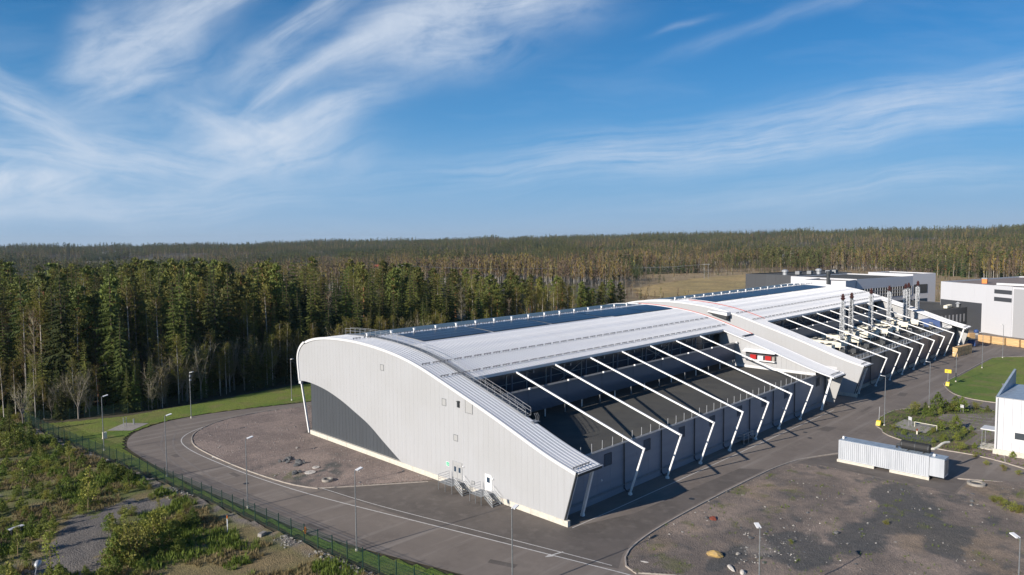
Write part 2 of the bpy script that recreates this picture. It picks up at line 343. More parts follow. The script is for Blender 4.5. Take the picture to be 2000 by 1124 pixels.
# ---------------------------------------------------------------- terrain
def polar(x, y):
    dx = np.asarray(x)-CAM[0]; dy = np.asarray(y)-CAM[1]; f = dx*FW[0]+dy*FW[1]; r = dx*RT[0]+dy*RT[1]
    return np.hypot(dx, dy), 1000+FPX*np.arctan2(r, f)*1.0, f
_az = [-3000, 0, 400, 900, 1400, 1700, 2000, 5000]; _hh = [2, 3, 8, 19, 35, 39, 47, 40]
def height(x, y):
    d, px, f = polar(x, y); A = np.interp(px, _az, _hh)
    s = np.clip((d-420)/2700, 0, 1); s = s*s*(3-2*s)
    val = -9*np.interp(px, [0, 650, 1000], [1, 1, 0])*np.clip((d-430)/150, 0, 1)*np.clip((1900-d)/500, 0, 1)
    h = s*A+val+np.clip((d-500)/900, 0, 1)*(fbm(x, y, 520, 3)-.5)*24
    return h*np.clip((d-300)/250, 0, 1)
SITE_EDGE = 100.5
FIELD = [(262, 120), (293, 196), (330, 228), (365, 240), (470, 262), (587, 262), (640, 215), (560, 150), (420, 90), (330, 96)]
def ss_(x, a, b):
    t = np.clip((x-a)/(b-a), 0, 1); return t*t*(3-2*t)
nr, na = 130, 360
rad = np.concatenate([[0], np.geomspace(12, 9000, nr-1)]); ang = np.linspace(0, 2*np.pi, na, endpoint=False)
RR, AA = np.meshgrid(rad, ang, indexing='ij'); TX = CAM[0]+RR*np.cos(AA); TY = CAM[1]+RR*np.sin(AA)
TZ = height(TX, TY)-.06-.6*((TX < np.interp(TY, [-60, 0, 20, 60, 110], [-24, -28, -32, -35, -40])) & (TX > -130) & (TY < 124) & (TY > -55))
idx = np.arange(nr*na).reshape(nr, na); F = np.stack([idx[:-1], idx[1:], np.roll(idx[1:], -1, 1), np.roll(idx[:-1], -1, 1)], -1).reshape(-1, 4)
nz_ = fbm(TX, TY, 120, 3)[..., None]
tcol = np.array([.040, .036, .020])*(1-nz_)+np.array([.10, .08, .04])*nz_
dd, ppx, _f = polar(TX, TY); op = (ss_(ppx, 1180, 1260)*(1-ss_(dd, 780, 900))*ss_(dd, 230, 300))[..., None]; tcol = tcol*(1-op)+op*(np.array([.24, .165, .08])*(1-nz_)+np.array([.36, .26, .13])*nz_); dd = dd[..., None]; tcol = np.where(dd > 3200, np.array([.05, .055, .03]), tcol)
me = np_mesh('ground', np.stack([TX, TY, TZ], -1).reshape(-1, 3), F, 'terrain_vc', smooth=True); vcol(me, tcol.reshape(-1, 3)); tag(obj('ground', me), kind='structure')

def grid_patch(name, poly, step, colfn, zfn, material='ground_vc', smooth=True, lip=0.02):
    P = np.array(poly)[:, :2]; x0, y0 = P.min(0)-step; x1, y1 = P.max(0)+step
    gx, gy = np.meshgrid(np.arange(x0, x1+step, step), np.arange(y0, y1+step, step), indexing='ij')
    ins = inpoly(gx, gy, [tuple(p) for p in P]); ix = -np.ones(gx.shape, int)
    q = ins[:-1, :-1] & ins[1:, :-1] & ins[:-1, 1:] & ins[1:, 1:]
    used = np.zeros(gx.shape, bool)
    for a in (0, 1):
        for b in (0, 1): used[a:gx.shape[0]-1+a, b:gx.shape[1]-1+b] |= q
    ix[used] = np.arange(used.sum()); qi, qj = np.nonzero(q)
    F = np.stack([ix[qi, qj], ix[qi+1, qj], ix[qi+1, qj+1], ix[qi, qj+1]], -1)
    X = gx[used]; Y = gy[used]; me = np_mesh(name, np.stack([X, Y, zfn(X, Y)], -1), F, material, smooth=smooth)
    if colfn: vcol(me, colfn(X, Y))
    return tag(obj(name, me), kind='structure')
def mixc(a, b, t): return np.array(a)*(1-t[:, None])+np.array(b)*t[:, None]
def ss(x, a, b): t = np.clip((x-a)/(b-a), 0, 1); return t*t*(3-2*t)
def sheet(name, poly, z, material):
    mb = MB(); mb.add([(p[0], p[1], z) for p in poly], [tuple(range(len(poly)))]); me = mb.mesh(name, material)
    import bmesh
    bm = bmesh.new(); bm.from_mesh(me); bmesh.ops.triangulate(bm, faces=bm.faces[:]); 
    for f in bm.faces:
        if f.normal.z < 0: f.normal_flip()
    bm.to_mesh(me); bm.free()
    return tag(obj(name, me), kind='structure')
# far fields
def draped(name, poly, col1, col2, step=12):
    return grid_patch(name, poly, step, lambda x, y: mixc(col1, col2, ss(fbm(x, y, 40, 3), .35, .65)), lambda x, y: height(x, y)+.25, 'terrain_vc')
draped('field', FIELD, (.42, .29, .115), (.32, .235, .09), 6)
def far_poly(pts): return [tuple(G(x, y)[:2]) for x, y in pts]
FAR_FIELDS = [('grass_field', [(2010, 512), (1905, 514), (1820, 520), (1838, 527), (1900, 529), (2020, 527)], (.30, .21, .12), (.24, .18, .09)),]
for nme, pp, c1, c2 in FAR_FIELDS: draped(nme, far_poly(pp), c1, c2, 8)
def ridge_field(px0, px1, d0, d1):
    out = []
    for px, d in ((px0, d0), (px1, d0), (px1, d1), (px0, d1)):
        a = math.atan((px-1000)/FPX); v = FW*math.cos(a)+RT*math.sin(a); out.append((CAM[0]+v[0]*d, CAM[1]+v[1]*d))
    return out
CLEAR = [ridge_field(470, 655, 1150, 1500), ridge_field(95, 300, 1500, 1800), ridge_field(180, 280, 2100, 2600), ridge_field(700, 760, 900, 1060), ridge_field(0, 60, 720, 860), ridge_field(1510, 1590, 1000, 1100), ridge_field(1680, 1740, 1150, 1300)]
draped('green_field', CLEAR[0], (.09, .17, .03), (.12, .18, .04), 20)
draped('stubble_field', CLEAR[1], (.16, .14, .08), (.13, .11, .06), 20)
draped('quarry_ground', CLEAR[2], (.40, .36, .30), (.33, .30, .25), 25)
for k in (3, 4, 5, 6): draped('meadow', CLEAR[k], (.17, .14, .07), (.13, .12, .05), 14)

# ---------------------------------------------------------------- site ground
# asphalt: one big yard sheet, loop road included
outer = [(30, 78.5), (11.2, 83.4), (2.4, 86.2), (-5.3, 88.1), (-12.9, 88.4), (-18.4, 86.2), (-22.3, 82.7), (-24.8, 77.0), (-25.6, 70.7), (-25.3, 52.2), (-23.6, 34.5), (-21.4, 18.1), (-16.6, .4), (-12.8, -14), (-9, -30), (-6, -42)]
outer_s = smooth_line(outer, 5)
yard = outer_s+[(40, -60), (230, -60), (262, 20), (262, 98), (30, 98)]
sheet('asphalt_yard', yard, 0.0, 'asphalt')
inner = [(30, 73.5), (9.4, 80.0), (.4, 81.8), (-7.3, 80.8), (-13.6, 76.2), (-16.6, 70.2), (-17.5, 63.4), (-17.1, 50.2), (-15.6, 38.8), (-13.7, 33.6)]
inner_s = smooth_line(inner, 6)
glot = inner_s+[(-9.3, 30.6), (-1.2, 24.9), (-.1, 24.9), (-.1, 61), (2, 63), (30, 63)]
def z_small(a, s): return lambda x, y: .025+a*np.maximum(fbm(x, y, s, 4)-.28, 0)
def col_glot(x, y):
    n = fbm(x, y, 5, 4); c = mixc((.29, .225, .19), (.215, .168, .145), ss(n, .35, .65))
    m = ss(fbm(x+50, y, 3, 3), .58, .72)*ss(-np.hypot(x+11, y-42), -11, -3); c = c*(1-m[:, None])+np.array([.085, .085, .08])*m[:, None]
    g = ss(-np.hypot(x+14, y-42), -3.5, -1)*ss(fbm(x, y, 1, 2), .4, .6); return c*(1-.6*g[:, None])+np.array([.09, .11, .03])*.6*g[:, None]
grid_patch('gravel_lot', glot, .35, col_glot, z_small(.10, 2.2))
# lawn beyond and beside the loop road, up to the fence and the forest edge
fence_pts = [(-33.5, 107.3), (-32.1, 90.8), (-29.9, 72.0), (-27.5, 52.0), (-25.1, 31.2), (-23.4, 14.7), (-21.3, -2), (-18.3, -18), (-14, -36)]
fs = smooth_line(fence_pts, 5)
lawn = [(-12.6, -36)]+[(p[0]-.25, p[1]) for p in outer_s[::-1] if p[1] > -36]+[(60, 70.5), (240, 66), (240, 100.5), (60, 101), (21, 101.8), (-4.4, 99.4), (-18.6, 98.8), (-25.7, 101.4), (-31.4, 104), (-32.6, 105)]+[(p[0]+.3, p[1]) for p in fs if -36 < p[1] < 104]
def lawn_z(x, y): return .045+.07*(fbm(x, y, 6, 3)-.4)
def lawn_c(x, y): 
    c = mixc((.105, .170, .016), (.165, .205, .028), ss(fbm(x, y, 9, 4), .35, .65)); b = ss(fbm(x+9, y, 3.2, 4), .52, .72); return c*(1-.55*b[:, None])+np.array([.20, .17, .06])*.55*b[:, None]
lw = grid_patch('lawn', lawn, .6, lawn_c, lawn_z, 'ground_vc')
# rough scrub ground outside the fence
fo = [p for p in fs]
scrub = [(p[0]-.1, p[1]) for p in fo]+[(-20, -60), (-140, -60), (-140, 132), (-34, 132), (-33.6, 107)]
PATHS = [far_poly([(60, 1124), (95, 1060), (130, 1025), (215, 990), (300, 965), (265, 990), (232, 1015), (212, 1060), (200, 1124)]),
         far_poly([(215, 990), (245, 985), (330, 970), (338, 985), (280, 1008), (235, 1010)])]
def near_fence(x, y):
    d = np.full(np.shape(x), 99.)
    for (a, b), (c, e) in zip(fo[:-1], fo[1:]):
        t = np.clip(((x-a)*(c-a)+(y-b)*(e-b))/((c-a)**2+(e-b)**2), 0, 1); d = np.minimum(d, np.hypot(x-a-t*(c-a), y-b-t*(e-b)))
    return d
def col_scrub(x, y):
    n = fbm(x, y, 7, 4); c = mixc((.125, .130, .040), (.20, .158, .072), ss(n, .42, .62))
    g = ss(fbm(x+40, y+11, 3.2, 3), .52, .66); c = c*(1-.6*g[:, None])+np.array([.12, .15, .03])*.6*g[:, None]
    gr = ss(fbm(x-60, y+31, 7, 4), .66, .76); c = c*(1-gr[:, None])+np.array([.15, .138, .13])*gr[:, None]
    for P in PATHS:
        j = inpoly(x+4.5*(fbm(x, y, 3, 4)-.5), y+6.5*(fbm(y, x, 3, 4)-.5), P); c[j] = np.array([.150, .134, .120])*(.85+.3*fbm(x, y, 1.2, 2)[j][:, None])
    s = ss(-near_fence(x, y), -2.6, -1.0); s2 = s*ss(fbm(x, y, 1.3, 3), .35, .6); c = c*(1-s2[:, None])+np.array([.19, .165, .145])*s2[:, None]
    lo = ss(-y, -33, -24)*ss(fbm(x+5, y, 4, 4), .3, .55); return c*(1-.7*lo[:, None])+np.array([.24, .175, .085])*.7*lo[:, None]
def scrub_z(x, y): return .05+.02+.55*(fbm(x, y, 9, 4)-.5)*ss(near_fence(x, y), .3, 5)+.22*(fbm(x, y, 1.6, 3)-.4)
grid_patch('scrub_ground', scrub, .5, col_scrub, scrub_z)
# rubble lot on the right
KR = [(-4.2, -12.6), (-4.0, -11.3), (-1.9, -9.5), (1.6, -8.35), (8.9, -7.65), (21.3, -7.5), (35.8, -7.8), (43.0, -8.7), (46.0, -9.6), (51.3, -12.0)]
KRs = smooth_line(KR, 6)
rub = [(p[0], p[1]-.15) for p in KRs if p[0] < 42]+[(43.4, -12), (43.6, -29.8), (49.3, -30.0), (52.0, -31.2), (54, -34), (60, -40), (60, -60), (-12, -60), (-8, -30), (-1.8, -15.6)]
def col_rub(x, y):
    n = fbm(x, y, 6, 4); c = mixc((.275, .215, .172), (.175, .142, .118), ss(n, .35, .65))
    p = ss(fbm(x+3, y+80, 11, 3), .55, .7); c = c*(1-.5*p[:, None])+np.array([.29, .21, .13])*.5*p[:, None]
    m = np.zeros(len(x))
    for cx, cy, rx, ry in ((13, -21.5, 5.5, 3.6), (20, -26, 6, 4.0), (30, -27, 11, 4.2), (37, -24.5, 8, 3.5), (5, -17.5, 4.5, 1.4), (27, -33, 7, 3), (12, -24, 6, 2)):
        m = np.maximum(m, 1-np.hypot((x-cx)/rx, (y-cy)/ry))
    dk = ss(m+.9*(fbm(x, y, 2.4, 4)-.5), .05, .30)
    c = c*(1-.8*dk[:, None])+np.array([.072, .075, .074])*.8*dk[:, None]
    pl = ss(1-np.hypot((x-10)/3.2, (y+19)/2.6)+.7*(fbm(x, y, .9, 3)-.5), .2, .6)*.5; c = c*(1-pl[:, None])+np.array([.27, .235, .20])*pl[:, None]
    g = ss(fbm(x+77, y, 1.6, 3), .60, .75)*ss(fbm(x, y+40, 8, 2), .45, .6); return c*(1-.6*g[:, None])+np.array([.12, .125, .04])*.6*g[:, None]
grid_patch('rubble_lot', rub, .3, col_rub, lambda x, y: .02+np.maximum(.34*(fbm(x, y, 5, 4)-.36)*ss(-y, 8.3, 11), 0)+.10*np.maximum(fbm(x, y, .9, 3)-.3, 0))
# darker asphalt aprons
sheet('asphalt_apron', [(.0, -.1), (-.15, 24.7), (-1.4, 24.6), (-13.4, 33.2), (-11.2, 15), (-8.2, 2), (-6.2, -7), (-4.5, -10.5), (-1.6, -8.9), (1.8, -7.75), (9, -7.1), (22, -6.9), (36, -7.2), (34, -4.2), (9, -3.0)], .004, 'asphalt_dark')
sheet('generator_pad', [(42.6, -9.2), (46, -9.9), (51, -12.3), (51.6, -25), (50.2, -29.6), (43.7, -29.6), (43.7, -12.2)], .010, 'asphalt_dark')
for (x_, y_, a_, l_, w_) in ((-20.5, 22, 1.7, 3.2, 1.2), (-19, 48, 1.6, 2.4, .8), (-8.5, 22, 1.9, 4, 1.4), (25, -5.6, .0, 5, .9), (104, -6, .1, 4, 1.6), (85, -5.0, .0, 6, .7), (-12, -1, 1.9, 3.2, .9), (-21.5, 64, 1.6, 2, 1), (150, -6, .0, 6, 1.4)):
    c_, s__ = math.cos(a_), math.sin(a_); sheet('asphalt_patch', [(x_+c_*u-s__*v, y_+s__*u+c_*v) for u, v in ((-l_/2, -w_/2), (l_/2, -w_/2*.9), (l_/2*.96, w_/2), (-l_/2*.98, w_/2*.94))], .0065, 'asphalt_dark')
sheet('asphalt_patch', [(63, -3.9), (66.5, -4.2), (67, -6.1), (63.2, -5.9)], .004, 'asphalt_dark')
# island with shrubs, parking bay, right lawn, gravel by the white house
isl = smooth_line([(72.7, -10.7), (75.7, -9.75), (82.1, -9.1), (86.8, -9.4), (90.1, -10.5), (94.2, -13.6), (97.9, -16.5), (99.6, -19.6), (100.3, -24)], 5)+[(104, -36), (63.2, -36)]+smooth_line([(63.3, -31.8), (64.6, -27.7), (64.4, -22.5), (65.6, -17.5), (68.1, -13.6), (70.6, -12.4), (72.7, -10.7)], 5)[:-1]
def col_isl(x, y):
    c = mixc((.16, .125, .07), (.095, .105, .035), ss(fbm(x, y, 2.5, 3), .4, .6)); d = ss(-np.hypot((x-69.5), (y+17.5)/1.8), -2.6, -1); c = c*(1-d[:, None])+np.array([.10, .105, .10])*d[:, None]
    h = ((y < -27) & (x < 70.5))[:, None]; return np.where(h, np.array([.20, .15, .135])*(.8+.4*fbm(x, y, 1, 2)[:, None]), c)
grid_patch('planted_island', isl, .3, col_isl, z_small(.22, 1.6))
sheet('parking_bay', [(85.7, -17.3), (89.7, -17.1), (97.5, -24.5), (99, -36), (71, -36), (70.9, -27.8), (69.3, -24.9), (78.7, -25.1), (81.5, -22.5)], .16, 'asphalt')
for k in range(5):
    a = (93.5-3.0*k*.9, -20.4-.15*k); sheet('parking_line', [(a[0]-2.6+k*.0, a[1]), (a[0]-2.5, a[1]), (a[0]-.5, a[1]-9), (a[0]-.6, a[1]-9)], .165, 'line_paint')
sheet('hut_pad', [(80.6, -13.1), (79.2, -18.7), (72.8, -18.6), (73.9, -12.8)], .17, 'concrete_grey')
rl = smooth_line([(178.6, -15.6), (172.5, -10.2), (164.1, -9.3), (147.8, -9.3), (133.4, -9.2), (123.7, -9.3), (119.9, -10.2), (113.6, -12.8), (110, -15.5), (108.3, -18.6), (108, -22.3)], 5)
grid_patch('lawn_right', rl+[(112, -50), (186, -50)], .6, lawn_c, lambda x, y: lawn_z(x, y)+.03, 'ground_vc')
sheet('concrete_slab', [(-24.6, 88.9), (-20.5, 92.6), (-17.4, 89.0), (-21.4, 85.6)], .10, 'concrete_grey')
sheet('manhole_pad', [(127, -20), (131, -19), (132, -23.5), (128, -24.5)], .14, 'concrete_grey')

def ribbon(pts, w, z, name, material, off=0.):
    vs = []; P = [np.array(p[:2]) for p in pts]
    for i, p in enumerate(P):
        d = P[min(i+1, len(P)-1)]-P[max(i-1, 0)]; d = d/np.linalg.norm(d); n = np.array([-d[1], d[0]])
        vs += [(*(p+n*(off-w/2)), z), (*(p+n*(off+w/2)), z)]
    mb = MB(); mb.add(vs, [(2*i+1, 2*i, 2*i+2, 2*i+3) for i in range(len(P)-1)]); 
    return tag(mb.build(name, material), kind='structure')
ribbon(smooth_line([(12, 76.6), (8.2, 77.9), (-2.5, 79.9), (-10.7, 79.0), (-16.6, 74.4), (-18.6, 66.7), (-18.2, 53.2), (-16.9, 41), (-14.8, 29.2), (-9.7, 8.3), (-5.2, -10.5), (-4.6, -13), (-1, -19.5)], 6), .16, .009, 'road_line', 'line_paint')
ribbon(smooth_line([(-13.2, 33.6), (-11.4, 22), (-7.6, 5), (-5.6, -4), (-4.4, -9.6)], 5), .12, .010, 'road_line', 'line_paint')
ribbon([(.2, -.35), (9, -.5), (80, -.6)], .13, .010, 'road_line', 'line_paint')
for p_ in ([(-21.3, 14), (-23.6, 40), (-22.5, 66), (-17, 82)], [(-19.4, 14), (-21.8, 42), (-20.7, 66), (-15.7, 80)]):
    ribbon(smooth_line(p_, 8), .34, .0075, 'tyre_track', 'asphalt_worn')
# painted arrows on the road
for (x, y, a) in ((-6.6, -3.5, 2.9), (-17.6, 58.3, 1.6)):
    c, s_ = math.cos(a), math.sin(a); pts = [(-1.2, -.09), (.3, -.09), (.3, -.35), (1.2, 0), (.3, .35), (.3, .09), (-1.2, .09)]
    sheet('road_arrow', [(x+c*u-s_*v, y+s_*u+c*v) for u, v in pts], .012, 'line_paint')
def resample(pts, step):
    P = np.array([p[:2] for p in pts]); seg = np.hypot(*np.diff(P, axis=0).T); s = np.concatenate([[0], np.cumsum(seg)]); n = max(2, int(s[-1]/step)+1)
    t = np.linspace(0, s[-1], n); return list(zip(np.interp(t, s, P[:, 0]), np.interp(t, s, P[:, 1])))
def kerb(name, pts, w=.16, h=.13, label=None, material='kerb', step=2.0):
    P = resample(pts, step); mb = MB(); root = tag(obj(name, None, None, (0, 0, 0)), kind='structure')
    for (a, b), (c, d) in zip(P[:-1], P[1:]):
        v = np.array([c-a, d-b]); v = v/np.linalg.norm(v)*.012; m2 = MB(); m2.bar((a+v[0], b+v[1], h/2), (c-v[0], d-v[1], h/2), w, h); o = m2.build('kerb_stone', material, root)
    return root
kerb('kerb', [(p[0], p[1]) for p in inner_s if p[0] < 26])
kerb('kerb', [(-13.9, 34.0), (-9.2, 30.4), (-1.4, 24.8)], .14, .1)
kerb('kerb', KRs)
kerb('kerb', [p for p in isl if p[0] < 100.4 and p[1] > -32])
kerb('kerb', rl)
kerb('kerb', [(63.3, -31.8), (60, -38)])
kerb('kerb', [(-4.1, -12.4), (-1.8, -15.6), (0.5, -20)])
kerb('kerb', [(50.5, -28.5), (51.6, -30.6), (53.3, -34)])

# ================================================================= the curved halls
PROF0 = [(63.1, 9.17), (63.55, 12.24), (63.5, 13.64), (62.8, 14.95), (61.3, 16.1), (58.6, 17.04), (54.1, 17.72), (48.1, 18.0), (42.5, 17.9), (37.3, 17.5), (32.45, 16.85), (27.9, 15.85), (23.6, 14.6), (19.5, 13.35), (15.7, 12.18), (12, 10.98), (8.6, 9.82), (5.3, 8.68), (2.2, 7.72), (-1.2, 6.85)]
PROFS = smooth_line(PROF0, 3)
def prof_z(y):
    ys = [p[0] for p in PROFS if p[0] < 61.5][::-1]; zs = [p[1] for p in PROFS if p[0] < 61.5][::-1]; return float(np.interp(y, ys, zs))
def prof_slope(y): return math.atan2(prof_z(y+.3)-prof_z(y-.3), .6)
LOW = smooth_line([(63.1, 9.17), (59.7, 9.25), (54.6, 8.75), (49.8, 7.7), (45.8, 6.45), (41.5, 4.95), (37.85, 3.1), (34.9, 1.65), (32.97, .72)], 4)
def clip_band(poly, a, b):
    def half(P, c, keep_gt):
        out = []
        for i in range(len(P)):
            p, q = P[i], P[(i+1) % len(P)]; ip = (p[0] >= c) if keep_gt else (p[0] <= c); iq = (q[0] >= c) if keep_gt else (q[0] <= c)
            if ip: out.append(p)
            if ip != iq: t = (c-p[0])/(q[0]-p[0]); out.append((c, p[1]+t*(q[1]-p[1])))
        return out
    return half(half(poly, a, True), b, False) if True else None
WHITE_OUT = [(p[0], p[1]-.04) for p in PROFS[:-1]]+[(-1.15, 6.78), (.58, .72), (32.97, .72)]+LOW[::-1][1:-1]
DARK_OUT = [(32.97, .72)]+LOW[::-1][1:-5]+[(59.85, 9.2), (59.85, .72)]
def sweep(name, pts, x0, x1, th, material, parent, smooth=True):
    n = len(pts); vs = []
    for x in (x0, x1):
        for (y, z) in pts: vs.append((x, y, z))
        for (y, z) in pts: vs.append((x, y, z-th))
    fs = [(i, i+1, 2*n+i+1, 2*n+i) for i in range(n-1)]+[(n+i+1, n+i, 3*n+i, 3*n+i+1) for i in range(n-1)]
    fs += [(i+1, i, n+i, n+i+1) for i in range(n-1)]+[(2*n+i, 2*n+i+1, 3*n+i+1, 3*n+i) for i in range(n-1)]+[(0, 2*n, 3*n, n), (n-1, 2*n-1, 4*n-1, 3*n-1)]
    mb = MB(); mb.add(vs, fs); return mb.build(name, material, parent)
def offset_pts(pts, d):
    out = []
    for i, p in enumerate(pts):
        a = pts[max(i-1, 0)]; b = pts[min(i+1, len(pts)-1)]; t = np.array([b[0]-a[0], b[1]-a[1]]); t = t/np.linalg.norm(t); n = np.array([-t[1], t[0]])
        if n[1] < 0 and not (p[0] > 61): n = -n
        out.append((p[0]+n[0]*d, p[1]+n[1]*d))
    return out
GUARD = MB(); GUARD.bar((-.78, 0, .16), (.78, 0, .16), .05); GUARD.bar((-.78, 0, .28), (.78, 0, .28), .05)
for q in (-.6, 0, .6): GUARD.bar((q, 0, 0), (q, 0, .32), .04, .10)
GUARD = GUARD.mesh('snow_guard', 'guard')
PVM = MB(); PVM.box((-.83, -.90, .10), (.83, .90, .135)); PVM = PVM.mesh('solar_module', 'solar')
POST = MB(); POST.tube([(0, 0, 0), (0, 0, 1.15)], .045, 5); POST.box((-.1, -.1, 0), (.1, .1, .05)); POST = POST.mesh('roof_post', 'galv_light')
VENT = MB(); VENT.box((-.14, -.14, 0), (.14, .14, .55)); VENT.box((-.2, -.2, .55), (.2, .2, .68)); VENT = VENT.mesh('roof_vent', 'white_paint')
FRM = MB(); FRM.bar((0, 22.9, prof_z(22.9)-.30), (0, -1.12, 6.66), .19, .23, (0, 0, 1)); FRM.bar((0, -1.15, 6.79), (0, 1.05, .35), .19, .22, (0, 1, 0)); FRM.bar((0, 1.08, .0), (0, 1.08, .30), .4, .4)
FRM = FRM.mesh('roof_frame', 'white_paint')
LOWZ = 6.5
def hall(name, label, x0, x1, frames, dark, group, gable=True):
    T = thing(name, label, 'hall', (0, 0, 0), 0, group); rng = random.Random(5)
    # gable panels, each a strip between two joints
    backing = MB(); backing.prism([(p[0], p[1]) for p in WHITE_OUT], 'x', x0+.012, x0+.26); backing.build('gable_wall', 'silver_face', T)
    y = -1.3
    while y < 63.7:
        P = clip_band(WHITE_OUT, y+.005, y+.995)
        if len(P) > 2: mb = MB(); mb.prism(P, 'x', x0, x0+.095); mb.build('wall_panel', 'silver_panel', T)
        y += 1.0
    y = 32.7
    while y < 60:
        P = clip_band(DARK_OUT, y+.012, y+.988)
        if len(P) > 2: mb = MB(); mb.prism(P, 'x', x0+.30, x0+.42); o = mb.build('wall_panel', 'dark_panel', T); o['label'] = 'dark grey lower wall panel'
        y += 1.0
    mb = MB(); mb.prism(DARK_OUT, 'x', x0+.44, x0+.55); mb.build('lower_gable_wall', 'dark_panel', T)
    y = .1
    while y < 59.8:
        e = min(y+6.0, 59.9); mb = MB(); mb.box((x0-.06, y+.02, -.1), (x0+.4, e-.02, .72)); mb.build('plinth', 'concrete', T); y = e
    # rim along the gable edge
    for xx, a, b in ((x0, -.16, .12), (x1, -.12, .16)):
        rim = offset_pts(PROFS, .10); vs = []; low_ = offset_pts(PROFS, -.30); n = len(rim)
        mb = MB()
        for x in (xx+a, xx+b): mb.v += [(x, p[0], p[1]) for p in rim]+[(x, p[0], p[1]) for p in low_]
        for i in range(n-1):
            for f in ((i, i+1, 2*n+i+1, 2*n+i), (i+1, i, n+i, n+i+1), (2*n+i, 2*n+i+1, 3*n+i+1, 3*n+i), (n+i, 3*n+i, 3*n+i+1, n+i+1)): mb.f.append(f); mb.m.append(0)
        mb.build('roof_edge_trim', 'white_trim', T)
    # roof sheets
    main = [p for p in PROFS if p[0] >= 22.6]+[(22.5, prof_z(22.5))]
    strip = [(22.5, prof_z(22.5))]+[p for p in PROFS if p[0] < 22.4]
    sweep('roof_sheet', main, x0+.1, x1-.1, .28, 'white_sheet', T)
    sweep('roof_sheet', strip, x0+.1, x0+4.55, .28, 'white_sheet', T); sweep('roof_sheet', strip, x1-5.6, x1-.1, .28, 'white_sheet', T)
    mb = MB()
    def rib(pts, x):
        o1 = pts; o2 = offset_pts(pts, .055); n = len(pts); vs = [(x-.03, *p) for p in o1]+[(x+.03, *p) for p in o1]+[(x-.012, *p) for p in o2]+[(x+.012, *p) for p in o2]
        mb.add(vs, [(i, i+1, 2*n+i+1, 2*n+i) for i in range(n-1)]+[(n+i+1, n+i, 3*n+i, 3*n+i+1) for i in range(n-1)]+[(2*n+i, 2*n+i+1, 3*n+i+1, 3*n+i) for i in range(n-1)])
    mr = [p for p in main if p[0] < 62][::2]+[main[-1]]; sr = strip[::2]+([strip[-1]] if len(strip) % 2 == 0 else [])
    x = x0+.5
    while x < x1-.3:
        rib(mr if dark or x < x0+6 or x > x1-2 else [p for p in mr if p[0] < 38.2], x)
        if x < x0+4.5 or x > x1-5.5: rib(sr, x)
        x += .62
    tag(mb.build('standing_seams', 'seam_shaded', T), kind='stuff')
    # eave
    ez = prof_z(22.5)
    mb = MB(); mb.box((x0+4.7, 22.25, ez-.42), (x1-5.7, 22.48, ez+.03)); mb.build('eave_fascia', 'white_trim', T)
    mb = MB(); mb.box((x0+4.7, 22.12, ez-.62), (x1-5.7, 22.40, ez-.44)); mb.build('eave_gutter', 'dark_steel', T)
    mb = MB(); mb.box((x0+.6, 22.5, ez-.52), (x1-.6, 25.5, ez-.34)); mb.build('soffit', 'dark_steel', T)
    for xa, xb in ((x0, x0+4.55), (x1-5.6, x1)):
        mb = MB(); mb.box((xa, -1.42, 6.42), (xb, -1.22, 6.80)); mb.build('eave_gutter', 'dark_steel', T)
        mb = MB(); mb.bar((xa, -1.5, 6.82), (xb, -1.5, 6.82), .14, .06); mb.build('gutter_edge', 'white_trim', T)
        yy = .1; zz = prof_z(.1)
        for q in range(int((xb-xa)/1.6)): obj('snow_guard', GUARD, T, (xa+.9+q*1.6, -.5, prof_z(-.5)+.03), (prof_slope(0), 0, 0))
    # upper window band
    wy = 24.4; n = int(round((x1-5.7-x0-4.7)/4.5)); wx = np.linspace(x0+4.7, x1-5.7, n+1)
    for a, b in zip(wx[:-1], wx[1:]):
        mb = MB(); mb.box((a+.07, wy, 9.4), (b-.07, wy+.06, ez-.5)); mb.build('window_pane', 'glass', T)
        mb = MB(); mb.box((a-.06, wy-.12, 6.6), (a+.06, wy+.1, ez-.5)); mb.build('mullion', 'galv_light', T)
    mb = MB(); mb.box((x0+4.7, wy-.08, 11.55), (x1-5.7, wy-.01, 11.67)); mb.box((x0+4.7, wy-.1, 9.28), (x1-5.7, wy+.1, 9.4)); mb.build('transom', 'galv', T)
    mb = MB(); mb.box((x0+4.3, wy+.12, 6.4), (x1-5.3, wy+.3, 9.3)); mb.build('upper_wall', 'wall_dark', T)
    mb = MB(); mb.box((x0+4.3, wy+3.1, 6.4), (x1-5.3, wy+3.3, ez)); mb.build('rear_partition', 'dark_panel', T)
    for k, fx in enumerate(frames):                       # columns behind the glass with a brace now and then
        mb = MB(); mb.bar((fx, 23.2, 6.6), (fx, 23.2, ez-.3), .22, .22); mb.build('column', 'louvre', T)
        mb = MB(); mb.box((fx+3.9, 22.3, ez-1.1), (fx+4.15, 23.2, ez-.6)); mb.build('bracket', 'galv', T)
        if k % 3 == 1:
            mb = MB(); mb.bar((fx, 23.5, 9.6), (fx+9, 23.5, ez-.8), .12); mb.bar((fx, 23.5, ez-.8), (fx+9, 23.5, 9.6), .12); mb.build('cross_brace', 'galv', T)
    # louvre screen between the frames
    edges = [x0+4.6]+list(frames)+[x1-5.2]
